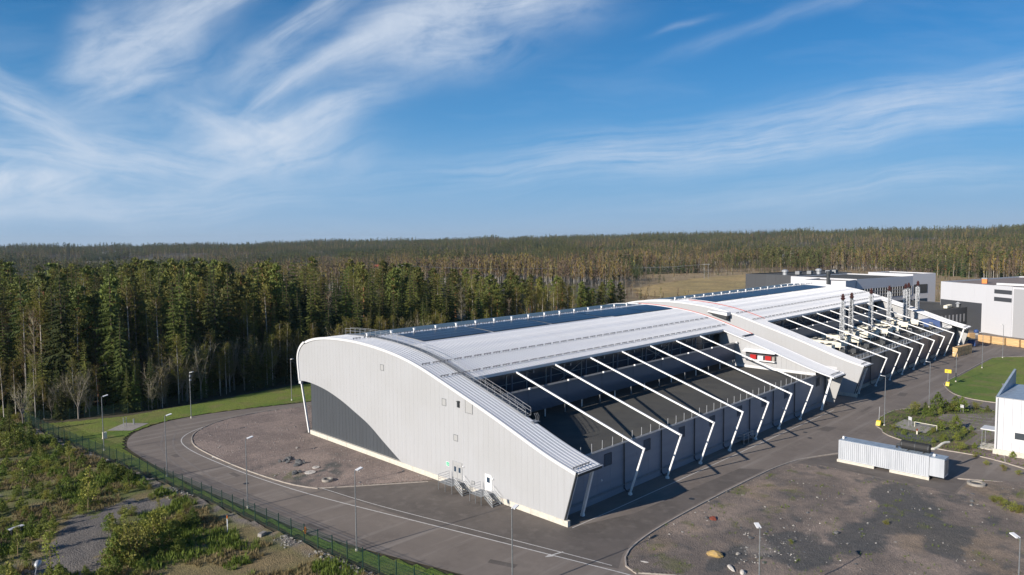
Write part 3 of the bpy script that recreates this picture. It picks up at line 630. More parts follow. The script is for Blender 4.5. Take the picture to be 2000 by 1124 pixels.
    for a, b in zip(edges[:-1], edges[1:]):
        mb = MB()
        for k in range(18):
            z = 8.05+k*.195; yk = 19.6+.02*k; mb.bar((a+.03, yk, z), (b-.03, yk, z), .05, .15, (0, -.5, .8))
        mb.box((a+.03, 19.72, 8.0), (b-.03, 19.78+.3, 11.5)); tag(mb.build('louvre_screen', 'louvre', T), kind='stuff')
        mb = MB(); mb.box((a+.0, 19.3, 11.52), (b, 20.2, 11.60)); mb.build('screen_cap', 'galv', T)
        mb = MB(); mb.bar(((a+b)/2, 20.4, LOWZ), ((a+b)/2, 20.4, 8.3), .14); mb.build('screen_post', 'white_paint', T)
        mb = MB(); mb.box((b-.15, 19.2, 11.6), (b+.15, 19.5, 11.85)); mb.build('flood_light', 'white_paint', T)
        mb = MB(); mb.bar((b-.1, 20.1, LOWZ), (b-.1, 20.1, 11.4), .18); mb.build('screen_column', 'galv', T)
    # low flat roof with its edge
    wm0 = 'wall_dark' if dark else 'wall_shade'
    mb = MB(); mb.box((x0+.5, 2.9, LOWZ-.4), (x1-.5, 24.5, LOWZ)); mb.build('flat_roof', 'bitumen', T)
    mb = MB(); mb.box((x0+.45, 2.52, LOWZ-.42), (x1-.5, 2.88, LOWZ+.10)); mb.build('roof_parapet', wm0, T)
    mb = MB(); mb.box((x0+.45, 2.40, LOWZ+.11), (x1-.5, 2.95, LOWZ+.17)); mb.build('parapet_cap', 'galv' if not dark else 'galv_light', T)
    x = x0+6.2
    while x < x1-6: obj('roof_post', POST, T, (x, 3.25, LOWZ)); x += 2.24
    mb = MB(); 
    for dy in (3.1, 4.4): mb.tube([(x0+4.9, dy, LOWZ), (x0+4.9, dy, LOWZ+1.1)], .03, 5)
    mb.tube([(x0+4.9, 3.1, LOWZ+1.1), (x0+4.9, 6, LOWZ+1.1)], .03, 5); mb.tube([(x0+4.9, 3.1, LOWZ+.6), (x0+4.9, 6, LOWZ+.6)], .03, 5); mb.build('edge_railing', 'galv_light', T)
    # front wall in bays
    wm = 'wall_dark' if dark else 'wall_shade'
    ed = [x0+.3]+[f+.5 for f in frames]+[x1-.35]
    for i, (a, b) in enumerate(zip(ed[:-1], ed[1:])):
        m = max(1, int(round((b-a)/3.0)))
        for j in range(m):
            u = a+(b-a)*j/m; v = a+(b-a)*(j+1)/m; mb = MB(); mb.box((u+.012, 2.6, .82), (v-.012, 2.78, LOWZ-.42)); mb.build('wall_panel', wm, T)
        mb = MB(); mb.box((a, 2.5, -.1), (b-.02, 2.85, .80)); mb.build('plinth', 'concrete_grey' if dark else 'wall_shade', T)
        mb = MB(); mb.tube([(b, 2.42, .35), (b, 2.42, LOWZ+.2)], .09, 6); mb.tube([(b, 2.42, .5), (b, 2.1, .2), (b, 1.9, .12)], .09, 6); mb.build('downpipe', 'dark_steel', T)
        if not dark:
            vx = b-3.4; vp = MB(); z0_, z1_ = 4.35, 6.0
            vp.box((vx-.80, 2.52, z0_), (vx-.72, 2.59, z1_)); vp.box((vx+.72, 2.52, z0_), (vx+.80, 2.59, z1_)); vp.box((vx-.72, 2.52, z0_), (vx+.72, 2.59, z0_+.08)); vp.box((vx-.72, 2.52, z1_-.08), (vx+.72, 2.59, z1_)); h = vp.build('wall_hatch', 'wall_dark', T)
            lv = MB()
            for q in range(12): lv.bar((vx-.7, 2.565, z0_+.14+q*.123), (vx+.7, 2.565, z0_+.14+q*.123), .03, .115, (0, -.6, .8))
            tag(lv.build('hatch_louvre', 'wall_shade2', h), kind='stuff')
            if i % 2 == 0: mb = MB(); mb.lathe([(.13, 0), (.13, .08), (.06, .16)], 10); o = mb.build('wall_lamp', 'white_paint', T); o.location = (b-4.8, 2.58, 2.7); o.rotation_euler = (R_(90), 0, 0)
    mb = MB(); mb.tube([(x0+.6, 2.42, 1.0), (x1-1, 2.42, 1.0)], .07, 6); mb.build('wall_pipe', 'galv' if not dark else 'dark_steel', T)
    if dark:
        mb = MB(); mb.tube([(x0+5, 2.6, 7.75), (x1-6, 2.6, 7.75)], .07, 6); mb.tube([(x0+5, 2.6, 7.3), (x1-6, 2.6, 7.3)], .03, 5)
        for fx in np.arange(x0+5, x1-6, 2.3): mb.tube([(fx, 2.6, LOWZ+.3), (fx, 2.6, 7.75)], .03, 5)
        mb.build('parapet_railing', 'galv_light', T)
    # frames
    for fx in frames: obj('roof_frame', FRM, T, (fx, 0, 0))
    for fx in (x0+3.9, x1-5.3):
        mb = MB(); mb.bar((fx, -.6, 6.6), (fx, 1.1, .3), .3, .34, (0, 1, 0)); mb.bar((fx, 1.1, 0), (fx, 1.1, .3), .42, .42); mb.build('leaning_column', 'white_paint', T)
    # end cheeks above the low roof
    for cx, s in ((x0+4.35, 1), (x1-4.5, -1)):
        ys = np.arange(2.7, 24.3, 1.0)
        for ya, yb in zip(ys[:-1], ys[1:]):
            P = [(ya+.01, LOWZ+.55), (yb-.01, LOWZ+.55), (yb-.01, prof_z(yb)-.32), (ya+.01, prof_z(ya)-.32)]; mb = MB(); mb.prism(P, 'x', cx-.06, cx+.06); mb.build('wall_panel', 'silver_panel', T)
        mb = MB(); mb.box((cx-.12, 2.7, LOWZ), (cx+.12, 24.2, LOWZ+.54)); mb.build('base_board', 'white_trim', T)
    # far gable, rear wall, white upright and rear columns
    mb = MB(); mb.prism(WHITE_OUT, 'x', x1-.3, x1-.02); mb.build('far_gable_wall', 'silver_face', T)
    mb = MB(); mb.prism(DARK_OUT, 'x', x1-.5, x1-.35); mb.build('lower_gable_wall', 'dark_panel', T)
    mb = MB(); mb.box((x0+.6, 59.86, -.1), (x1-.6, 60.1, 9.6)); mb.build('rear_wall', 'dark_panel', T)
    for fx in [x0+.15]+list(frames):
        mb = MB(); mb.bar((fx, 62.9, 8.9), (fx, 60.6, .1), .26, .3, (0, 1, 0)); mb.build('rear_column', 'white_paint', T)
    mb = MB(); mb.box((x0-.12, 62.6, 8.6), (x0+.3, 63.4, 9.1)); mb.build('gutter_box', 'white_trim', T)
    # snow guards, vents, solar
    for yy in (28.2, 24.0):
        x = x0+1.2
        while x < x1-1: obj('snow_guard', GUARD, T, (x, yy, prof_z(yy)+.03), (prof_slope(yy), 0, 0)); x += 2.05
    x = x0+1.2
    while x < x1-1:
        obj('snow_guard', GUARD, T, (x, 46.2, prof_z(46.2)+.05), (prof_slope(46.2), 0, 0)); x += 2.05
    x = x0+3.7
    while x < x1-2: obj('roof_vent', VENT, T, (x, 46.9, prof_z(46.9)+.02)); x += 4.88
    film = [p for p in offset_pts(PROFS, .05) if 47.6 < p[0] < 61.8]
    x = x0+5.2
    while x < x1-2:
        e = min(x+9.0, x1-1.4); sweep('solar_film', film, x+.02, e-.02, .03, 'solar_film', T); x = e
    # corner trims of the leaning edge
    mb = MB(); mb.bar((x0-.02, -1.2, 6.7), (x0-.02, .62, .72), .14, .14, (0, 1, 0)); mb.build('corner_trim', 'dark_steel', T)
    mb = MB(); mb.tube([(x0+.3, -1.12, 6.3), (x0+.3, .58, .75), (x0+.3, .62, .1)], .06, 6); mb.build('downpipe', 'white_trim', T)
    # front return wall below the end strips
    for xx in (x0+.15, x1-.3):
        pass
    return T
FR1 = [13.9, 22.9, 32.0, 41.0, 50.0, 59.0, 68.1]
FR2 = [109.3, 118.9, 128.2, 137.4, 147.0, 156.6, 166.4]
H1 = hall('production_hall', 'silver curved hall with a dark wall field, bitumen roof and white frames, nearest the camera', 0., 83.6, FR1, False, None)
H2 = hall('production_hall', 'silver curved hall carrying the exhaust stacks, behind the nearest hall', 94.6, 185.0, FR2, True, None)
for T in (H1,):
    # red flashing where the roof ends
    rr = [p for p in offset_pts(PROFS, .16) if 18 < p[0] < 50]
    mb = MB(); mb.tube([(83.6, *p) for p in rr], .07, 5); mb.build('red_flashing', 'red_trim', T)
    mb = MB(); mb.bar((79, 18.2, 13.1), (83.5, 18.2, 13.15), .5, .08); mb.build('step_flashing', 'dark_steel', T)
rr = [p for p in offset_pts(PROFS, .12) if 23 < p[0] < 46]; mb = MB(); mb.tube([(100.6, *p) for p in rr], .07, 5); mb.build('red_flashing', 'red_trim', H2)
# link wall between the halls
mb = MB(); mb.box((83.8, 26, -.1), (94.4, 58, 12.0)); tag(mb.build('link_building', 'silver_face'), 'low silver link block between the two curved halls', 'building')
# hatches, doors, sign on the near gable
def frame_rect(y, z, w, h, t=.07, depth=.05, m='galv'):
    mb = MB()
    for a in ((y-w/2, z-h/2, y+w/2, z-h/2+t), (y-w/2, z+h/2-t, y+w/2, z+h/2), (y-w/2, z-h/2+t, y-w/2+t, z+h/2-t), (y+w/2-t, z-h/2+t, y+w/2, z+h/2-t)):
        mb.box((-depth, a[0], a[1]), (-.004, a[2], a[3]))
    return mb
for (y, z, w, h) in ((37.5, 14.6, .95, .95), (22.7, 11.5, .9, 1.0), (17.5, 11.7, 1.5, 1.9), (20.3, 6.9, .9, .9), (16.8, 1.4, .6, .5)):
    o = frame_rect(y, z, w, h).build('wall_hatch', 'galv', H1); mb = MB(); mb.box((-.03, y-w/2+.07, z-h/2+.07), (-.004, y+w/2-.07, z+h/2-.07)); mb.build('hatch_leaf', 'silver_face', o)
mb = MB(); mb.box((-.25, 19.4, 11.3), (-.005, 19.7, 12.1)); mb.box((-.35, 19.35, 12.1), (-.005, 19.75, 12.16)); mb.build('wall_lamp', 'dark_steel', H1)
mb = MB(); mb.box((-.03, 21.75, 2.55), (-.004, 22.45, 3.15)); s = mb.build('exit_sign', 'white_paint', H1)
mb = MB(); mb.box((-.036, 21.80, 2.60), (-.031, 22.40, 3.10)); mb.build('sign_field', 'green_sign', s)
mb = MB()   # running figure and arrow
mb.box((-.042, 22.24, 2.98), (-.037, 22.30, 3.04)); mb.bar((-.04, 22.26, 2.96), (-.04, 22.20, 2.82), .005, .06, (0, 1, 0)); mb.bar((-.04, 22.20, 2.82), (-.04, 22.30, 2.66), .005, .045, (0, 1, 0)); mb.bar((-.04, 22.20, 2.82), (-.04, 22.08, 2.68), .005, .045, (0, 1, 0)); mb.bar((-.04, 22.33, 2.86), (-.04, 22.12, 2.90), .005, .035, (0, 1, 0))
mb.box((-.042, 21.92, 2.83), (-.037, 22.06, 2.87)); mb.prism([(21.92, 2.77), (21.92, 2.93), (21.84, 2.85)], 'x', -.042, -.037); mb.build('sign_symbol', 'white_paint', s)
for (y0, y1, z1, leafs) in ((19.1, 20.95, 3.55, 2), (13.25, 14.35, 3.2, 1)):
    mb = frame_rect((y0+y1)/2, (z1+1.12)/2, y1-y0+.16, z1-1.12+.08, .08, .06, 'galv'); d = mb.build('door_frame', 'galv_light' if leafs == 2 else 'white_paint', H1)
    for k in range(leafs):
        a = y0+(y1-y0)*k/leafs; b = y0+(y1-y0)*(k+1)/leafs; mb = MB(); mb.box((-.045, a+.02, 1.16), (-.004, b-.02, z1-(.45 if leafs == 2 else .05))); mb.build('door_leaf', 'silver_face' if leafs == 2 else 'white_paint', d)
        mb = MB(); mb.box((-.052, a+.25, 2.15), (-.046, b-.25, 2.85)); mb.build('door_window', 'glass', d)
        mb = MB(); mb.bar((-.09, a+.12, 2.05), (-.09, a+.24, 2.05), .03); mb.build('door_handle', 'galv', d)
    if leafs == 2: mb = MB(); mb.box((-.05, y0+.03, z1-.42), (-.004, y1-.03, z1-.02)); mb.build('transom_panel', 'silver_face', d)
    mb = MB(); mb.lathe([(.13, 0), (.13, .12), (.05, .2)], 10); o = mb.build('wall_lamp', 'white_paint', H1); o.location = (-.005, y0-.35, z1-.35); o.rotation_euler = (0, R_(-90), 0)
def stair(ya, yb, label):
    """steel landing in front of a door, steps going down towards -y"""
    T = thing('access_stair', label, 'stair', (-.35, yb, 0)); H = 1.1; W = 2.0; Ln = yb-ya; run = 1.55
    mb = MB(); mb.box((-W, -Ln, H-.05), (-.0, 0, H)); mb.build('landing', 'galv', T)
    for k in range(6):
        z = H-(k+1)*H/6.5; y = -Ln-(k+.5)*run/6; mb = MB(); mb.box((-W+.5, y-.14, z-.03), (-.1, y+.14, z)); mb.build('step', 'galv', T)
    mb = MB()
    for xx in (-W+.48, -.08): mb.bar((xx, -Ln, H-.1), (xx, -Ln-run-.1, .0), .05, .2)
    mb.build('stringer', 'galv', T)
    mb = MB()
    for xx, yy in ((-W, 0), (-W, -Ln), (-.1, 0), (-.1, -Ln), (-W, -Ln/2)): mb.bar((xx, yy, 0), (xx, yy, H), .07)
    mb.build('leg', 'galv', T)
    mb = MB()
    def rail(pts):
        for q in (1.05, .7, .38): mb.tube([(p[0], p[1], p[2]+q) for p in pts], .026, 5)
        for p in pts: mb.tube([p, (p[0], p[1], p[2]+1.05)], .026, 5)
    rail([(-W, 0, H), (-W, -Ln/2, H), (-W, -Ln, H)]); rail([(-W, 0, H), (-.1, 0, H)]); 
    rail([(-W+.45, -Ln, H), (-W+.45, -Ln-run/2, H/2), (-W+.45, -Ln-run, .05)]); rail([(-.05, -Ln, H), (-.05, -Ln-run/2, H/2), (-.05, -Ln-run, .05)])
    mb.build('handrail', 'galv_light', T)
stair(18.5, 21.3, 'galvanised stair and landing at the double door of the silver gable')
stair(12.7, 14.9, 'galvanised stair and landing at the white single door of the silver gable')
# small stair beside the front wall
T = thing('access_stair', 'small railed steel platform at the shaded front wall between white frame legs', 'stair', (45.5, .9, 0)); mb = MB(); mb.box((0, 0, .75), (3.2, 1.4, .8)); mb.build('landing', 'galv', T)
mb = MB()
for q in (1.0, .55):
    mb.tube([(0, 1.4, .8+q), (0, 0, .8+q), (3.2, 0, .8+q), (3.2, 1.4, .8+q)], .03, 5)
for a in (0, 1.6, 3.2): mb.tube([(a, 0, 0), (a, 0, 1.8)], .035, 5)
mb.build('handrail', 'galv_light', T)
for k in range(4): mb = MB(); mb.box((3.25+k*.28, .2, .6-k*.16), (3.5+k*.28, 1.3, .64-k*.16)); mb.build('step', 'galv', T)
# roof walkway with railings on the near strip
T = thing('roof_walkway', 'long galvanised walkway with handrails climbing the roof edge of the near hall', 'walkway'); 
wp = [p for p in offset_pts(PROFS, .16) if 10.3 < p[0] < 54.2]
tread = MB(); tread.box((-.40, -.13, -.02), (.40, .13, .02)); tread = tread.mesh('tread', 'galv')
P = resample(wp, .42)
mb = MB()
for xx in (4.02, 4.98): mb.tube([(xx, *p) for p in wp], .05, 4)
mb.build('side_rail', 'galv', T)
for (yy, zz) in P:
    o = obj('tread', tread, T, (4.5, yy, zz+.02))
mb = MB()
for xx in (3.98, 5.02):
    for q in (1.05, .6): mb.tube([(xx, p[0], p[1]+q) for p in wp], .02, 5)
mb.build('handrail', 'galv_light', T)
RP = MB(); RP.tube([(0, 0, 0), (0, 0, 1.05)], .02, 5); RP = RP.mesh('rail_post', 'galv_light')
for (yy, zz) in resample(wp, 1.5):
    for xx in (3.98, 5.02): obj('rail_post', RP, T, (xx, yy, zz))
mb = MB(); mb.box((3.9, 9.2, 10.15), (5.1, 10.3, 10.25)); mb.build('end_platform', 'galv', T)
mb = MB()
for a in range(3): mb.tube([(4.3+a*.3, 9.35, 10.2), (4.3+a*.3, 9.2, 10.9), (4.3+a*.3, 9.5, 11.35)], .02, 4)
mb.build('hoop', 'galv_light', T)
# solar arrays
for (x0, x1, nm, lab, step_x) in ((8.6, 83.0, 'solar_array', 'long dark blue solar array on the roof of the nearest hall', 59.5), (103.0, 177.6, 'solar_array', 'dark blue solar array on the roof of the farther hall with the stacks', 9999)):
    T = thing(nm, lab, 'solar array', (x0, 42, 0), 0, 'solar arrays on the curved roofs'); k = 0; x = x0+.85
    while x < x1-.8:
        sh = -.8 if x > step_x else 0
        for r in range(4):
            yy = 39.2+r*1.84+sh; a = prof_slope(yy); obj('solar_module', PVM, T, (x-x0, yy-42, prof_z(yy)), (a, 0, 0))
        k += 1; x += 1.70+(.5 if k % 9 == 0 else 0)
# red hoses behind a canopy on the end cheek
T = thing('hose_cabinet', 'open white canopied cabinet with two red reels on the end wall above the bitumen roof', 'cabinet', (79.04, 14.2, 8.5))
mb = MB(); mb.box((-.9, -3.4, -.2), (-.05, 3.3, 0)); mb.build('shelf', 'white_paint', T)
mb = MB(); mb.prism([(-1.3, 1.55), (-.05, 2.0), (-.05, 2.12), (-1.3, 1.67)], 'y', -3.6, 3.5); mb.build('canopy', 'white_sheet', T)
mb = MB(); mb.box((-.06, -3.4, 0), (-.0, 3.3, 1.9)); mb.build('back_panel', 'dark_panel', T)
for yy, m in ((1.4, 'red'), (-1.9, 'red')): mb = MB(); mb.box((-.65, yy-.65, .1), (-.1, yy+.65, .95)); mb.build('reel_box', m, T)
mb = MB(); mb.box((-.7, -.8, .1), (-.1, .35, .85)); mb.build('white_box', 'white_paint', T)
mb = MB(); mb.box((-.7, -3.3, .1), (-.1, -2.75, .9)); mb.build('end_box', 'concrete_grey', T)
# dormer hood and small panel on the second gable
mb = MB(); mb.prism([(29.2, 15.5), (34.4, 16.2), (34.2, 16.55), (29.2, 16.3)], 'x', 92.6, 94.55); mb.build('vent_hood', 'white_trim', H2)
mb = MB(); mb.prism([(29.5, 14.6), (34.4, 15.9), (34.3, 16.15), (29.5, 15.5)], 'x', 92.9, 94.58); mb.build('vent_opening', 'dark_steel', H2)
mb = MB(); mb.box((94.54, 4.3, 3.6), (94.58, 6.9, 6.0)); mb.build('loading_hatch', 'facade_white', H2)

# ---------------------------------------------------------------- rooftop plant on the far hall
def stack(label, loc, top, flue_big=False):
    T = thing('exhaust_stack', label, 'chimney', (loc[0], loc[1], LOWZ), 0, 'lattice exhaust stacks on the far hall'); Hh = top-LOWZ-1.9
    for sx in (-.42, .42):
        for sy in (-.42, .42): mb = MB(); mb.bar((sx, sy, 0), (sx, sy, Hh), .10); mb.build('mast_leg', 'mast_metal', T)
    mb = MB(); n = int(Hh/1.0)
    for k in range(n):
        z0, z1 = k*Hh/n, (k+1)*Hh/n
        for (a, b) in (((-.42, -.42), (.42, -.42)), ((.42, -.42), (.42, .42)), ((.42, .42), (-.42, .42)), ((-.42, .42), (-.42, -.42))):
            mb.bar((*a, z1), (*b, z1), .07)
            if k % 2: a, b = b, a
            mb.bar((*a, z0), (*b, z1), .05)
    tag(mb.build('lattice', 'mast_metal', T), kind='stuff')
    mb = MB(); mb.tube([(0, 0, .5), (0, 0, Hh+.6)], .36 if flue_big else .27, 12); mb.build('flue_pipe', 'galv' if not flue_big else 'dark_steel', T)
    mb = MB(); mb.lathe([(.30, Hh+.35), (.60, Hh+.85), (.30, Hh+1.1), (.50, Hh+1.35), (.28, Hh+1.5), (.28, Hh+1.9)], 6); mb.build('rain_cap', 'cap_red', T)
    mb = MB()
    for f in (.45, .78, .97): [mb.bar(p_, q_, .07) for p_, q_ in (((-.6, -.6, Hh*f), (.6, -.6, Hh*f)), ((.6, -.6, Hh*f), (.6, .6, Hh*f)), ((.6, .6, Hh*f), (-.6, .6, Hh*f)), ((-.6, .6, Hh*f), (-.6, -.6, Hh*f)))]
    mb.build('collar', 'galv_light', T)
    mb = MB()
    for a in range(4):
        c, s = math.cos(a*math.pi/2+.785), math.sin(a*math.pi/2+.785); mb.bar((c*.6, s*.6, 3.0), (c*2.0, s*2.0, 0), .09)
    mb.build('stay', 'galv_light', T)
STK = [(121.5, 13.1, 19.8, 0), (132.4, 14.8, 19.4, 1), (142.3, 13.2, 20.1, 0), (162.6, 14.8, 19.7, 0), (172.8, 13.4, 19.85, 0), (180.0, 14.6, 19.7, 1), (183.2, 12.9, 20.2, 0)]
ORD = ['first exhaust stack from the left, light lattice mast on the far hall', 'second exhaust stack from the left, with a wide dark flue', 'third exhaust stack from the left, slightly taller lattice mast', 'middle exhaust stack, fourth of the seven lattice masts', 'fifth exhaust stack from the left, close beside a dark flue', 'sixth exhaust stack, second from the right, with a wide dark flue', 'rightmost exhaust stack, tallest in the picture']
for (x, y, t, b), lb in zip(STK, ORD): stack(lb, (x, y), t, b)
def cooler(x, y, lab):
    T = thing('dry_cooler', lab, 'cooling unit', (x, y, LOWZ), 0, 'cream cooling units on the far hall roof')
    mb = MB(); mb.box((-1.1, -5.6, .9), (1.1, 5.6, 2.3)); mb.build('casing', 'cream', T)
    for k in range(6):
        for sx in (-.52, .52): mb = MB(); mb.lathe([(.42, 2.3), (.46, 2.52), (.36, 2.52), (.34, 2.4)], 10, (sx, -4.6+k*1.85)); o = mb.build('fan', 'dark_steel', T)
    for k in range(4):
        for sx in (-.95, .95): mb = MB(); mb.bar((sx, -5.3+k*3.5, 0), (sx, -5.3+k*3.5, .9), .12); mb.build('leg', 'cream', T)
    mb = MB(); mb.tube([(1.2, -5.2, 1.1), (1.2, 5.4, 1.1)], .1, 6); mb.tube([(-1.2, 5.7, 1.8), (-1.2, 5.7, .4), (-1.2, 7, .4)], .1, 6); mb.build('pipework', 'galv', T)
for k, (x, y) in enumerate(((107.5, 15.6), (114.5, 16.0), (117.5, 16.2), (126, 15.8), (137.0, 16.4), (140.0, 16.2), (148.5, 16), (151.6, 16.3), (157.5, 15.9), (168, 16.5), (176.5, 16))):
    cooler(x, y, 'cream rooftop cooling unit, '+('nearest the gable between the halls', 'second from the gable, left of the first stack', 'third from the gable, by the first stack', 'between the first and second stacks', 'between the second and third stacks, nearer one', 'just before the third stack', 'behind the third stack, nearer one', 'behind the third stack, farther one', 'just before the middle stack', 'before the fifth stack', 'farthest, beside the blue cover')[k])
for k, (x, y, s) in enumerate(((113, 7.0, 1.2), (124, 7.6, 1.6), (133, 6.8, 1.3), (146, 7.3, 1.5), (156, 7.0, 1.2), (168, 7.2, 1.6), (175, 6.6, 1.1), (110, 8.5, 1.0), (140.5, 9.2, 1.2))):
    T = thing('duct_box', ('dark grey ventilation box with a short pipe, '+('first from the gable', 'second from the gable', 'third from the gable', 'fourth from the gable', 'fifth from the gable', 'sixth from the gable', 'farthest from the gable', 'small one nearest the gable', 'small one by the third stack')[k]), 'vent box', (x, y, LOWZ), .0, 'dark ventilation boxes on the far hall roof'); mb = MB(); mb.box((-s, -.6, .25), (s, .6, 1.15)); mb.build('casing', 'dark_steel', T)
    mb = MB(); mb.tube([(s*.5, 0, 1.1), (s*.5, 0, 1.6), (s*.5, .9, 1.7)], .2, 8); mb.build('pipe', 'galv', T); mb = MB(); mb.bar((-s*.8, 0, 0), (-s*.8, 0, .25), .2, 1.0); mb.bar((s*.8, 0, 0), (s*.8, 0, .25), .2, 1.0); mb.build('foot', 'galv', T)
T = thing('tarpaulin_cover', 'blue covered equipment at the far end of the exhaust stack roof', 'cover', (180.5, 8.5, LOWZ)); mb = MB(); mb.prism([(-3.2, 0), (3.6, 0), (3.2, 1.9), (.4, 2.6), (-3.0, 2.0)], 'x', -1.8, 1.6); mb.build('cover', 'blue_tarp', T); mb = MB(); mb.bar((0, -3.4, .9), (0, -3.9, .9), .1); mb.build('rope', 'dark_steel', T)

# ---------------------------------------------------------------- street lamps
def lamp_parts(T, h, head_rot=0.):
    mb = MB(); mb.tube([(0, 0, 0), (0, 0, h)], [.085, .05], 8); mb.build('pole', 'galv', T)
    mb = MB(); mb.tube([(0, 0, 0), (0, 0, .35)], .15, 8); mb.build('base_sleeve', 'concrete', T)
    a = head_rot; d = Vector((math.cos(a), math.sin(a), 0)); mb = MB(); mb.bar((0, 0, h-.02), tuple(d*.25+Vector((0, 0, h+.05))), .08); mb.build('bracket', 'galv', T)
    mb = MB(); p = d*.2+Vector((0, 0, h+.03)); q = d*.95+Vector((0, 0, h+.18)); mb.bar(tuple(p), tuple(q), .42, .09); mb.build('lamp_head', 'white_paint', T)
LP = [(-28.7, 75.6, 9, 0, 'white capped street lamp on the lawn beside the mesh fence, left of the loop road'), (-26.3, 54.2, 9, 0, 'street lamp between the fence and the bend of the loop road, second from the left'),
      (-10.2, 87.3, 9, -1.2, 'street lamp with floodlights on its pole, on the lawn before the forest'), (-23.6, 33.8, 9, 0, 'street lamp in the grass verge left of the gravel lot'),
      (10.7, 86.8, 9, -1.5, 'street lamp on the lawn just left of the silver gable'), (-21.0, 12.7, 9, .1, 'street lamp in the verge opposite the gable stairs'),
      (-15.8, -6.3, 8.3, .2, 'street lamp in front of the near hall corner, bottom centre'), (-3.0, -25.0, 7.9, .8, 'street lamp in the rubble lot beside the pale stones'),
      (11.0, -42.0, 7.65, .9, 'street lamp at the bottom right corner of the rubble lot'),
      (73.6, -11.8, 9.1, 2.6, 'street lamp at the left tip of the planted island'), (94.8, -13.5, 9.1, 2.6, 'street lamp at the back of the planted island beside a spruce'),
      (126.4, -10.9, 6.8, 2.6, 'shorter street lamp with a dark band on the right lawn'), (150.7, -11.2, 9.2, 2.6, 'street lamp on the edge of the right lawn'), (172.4, -11.7, 9.3, 2.6, 'farthest street lamp on the right lawn before the white hall')]
for i, (x, y, h, a, lb) in enumerate(LP):
    T = thing('street_lamp', lb, 'street lamp', (x, y, 0), 0, 'street lamps around the plant'); lamp_parts(T, h, a)
    if i == 2:
        for z in (7.4, 8.2): mb = MB(); mb.box((-.15, -.45, z), (.15, -.12, z+.3)); mb.build('floodlight', 'galv_light', T)
    if i == 11: mb = MB(); mb.tube([(0, 0, 1.3), (0, 0, 2.2)], .12, 8); mb.build('dark_band', 'dark_steel', T)
T = thing('street_lamp', 'older street lamp with a rounded head among the birch scrub, bottom left corner', 'street lamp', (-51.0, 10.8, 0)); mb = MB(); mb.tube([(0, 0, 0), (0, 0, 8.0), (.06, .12, 8.5), (.25, .5, 8.85)], [.09, .05, .04, .035], 8); mb.build('pole', 'galv', T)
mb = MB(); mb.tube([(.22, .45, 8.82), (.3, .62, 8.95), (.45, .9, 9.0), (.56, 1.1, 8.95)], [.09, .22, .24, .10], 10); mb.build('lamp_head', 'galv_light', T, True)
# ---------------------------------------------------------------- fences
PAN = MB(); 
for k in range(9): PAN.bar((0, 0, .1+k*.235), (2.5, 0, .1+k*.235), .022)
for k in range(1, 25): PAN.bar((k*.1, 0, .08), (k*.1, 0, 2.0), .010)
PAN = PAN.mesh('mesh_panel', 'fence_green'); FP = MB(); FP.box((-.04, -.04, 0), (.04, .04, 2.2)); FP.box((-.05, -.05, 2.2), (.05, .05, 2.23)); FP = FP.mesh('fence_post', 'fence_green')
def fence(line, label):
    P = resample(line, 2.5); T = thing('mesh_fence', label, 'fence', (P[0][0], P[0][1], 0))
    for i, p in enumerate(P):
        obj('fence_post', FP, T, (p[0]-P[0][0], p[1]-P[0][1], 0))
        if i+1 < len(P):
            q = P[i+1]; d = math.hypot(q[0]-p[0], q[1]-p[1]); obj('mesh_panel', PAN, T, (p[0]-P[0][0], p[1]-P[0][1], 0), (0, 0, math.atan2(q[1]-p[1], q[0]-p[0])), (d/2.5, 1, 1))
fence(fs, 'dark green wire mesh fence running along the verge of the loop road')
fence([(-33.5, 107.4), (-28, 104.4), (-18, 100.6), (-4, 101.0), (21, 103.4), (70, 103)], 'dark green wire mesh fence along the forest edge behind the lawn')

# ---------------------------------------------------------------- generator container
T = thing('generator_container', 'long white corrugated generator container on concrete sleepers with a black muffler', 'container', (48.5, -13.5, 0))
cz0, cz1 = .42, 3.35; Lc = 12.2
mb = MB(); mb.box((-1.2, -Lc, cz0), (1.2, 0, cz1-.04)); mb.build('shell', 'container', T)
def corr(xa, sgn, y0, y1, nm):
    mb = MB(); ys = np.arange(y0, y1, -.28); vs = []; fs_ = []; pr = []
    for y in ys: pr += [(y, .0), (y-.07, .0), (y-.10, .075), (y-.20, .075), (y-.24, .0)]
    n = len(pr); vs = [(xa+sgn*(.012+b), a, cz0+.15) for a, b in pr]+[(xa+sgn*(.012+b), a, cz1-.14) for a, b in pr]
    mb.add(vs, [(i, i+1, n+i+1, n+i) for i in range(n-1)]); return mb.build(nm, 'container', T)
corr(-1.2, -1, -.12, -Lc+.25, 'side_sheet'); corr(1.2, 1, -.12, -Lc+.25, 'side_sheet')
for yy in (-.08, -Lc+.08):
    for xx in (-1.2, 1.2): mb = MB(); mb.box((xx-.07, yy-.09, cz0-.05), (xx+.07, yy+.09, cz1)); mb.build('corner_post', 'container', T)
for xx in (-1.21, 1.21):
    for z in (cz0+.04, cz1-.08): mb = MB(); mb.box((xx-.05, -Lc+.17, z-.07), (xx+.05, -.17, z+.07)); mb.build('side_rail', 'container', T)
mb = MB(); mb.box((-1.16, -Lc+.05, cz1-.035), (1.16, -.05, cz1+.01)); 
for k in range(30): mb.box((-1.1, -.4-k*.39, cz1+.01), (1.1, -.52-k*.39, cz1+.03))
mb.build('roof', 'container_roof', T)
mb = MB(); mb.box((-1.1, -Lc-1.85, .62), (1.1, -Lc-.03, 3.2)); mb.build('radiator_box', 'container', T)
mb = MB(); mb.box((-1.12, -Lc-1.87, 3.2), (1.12, -Lc-.02, 3.24)); mb.build('radiator_roof', 'container_roof', T)
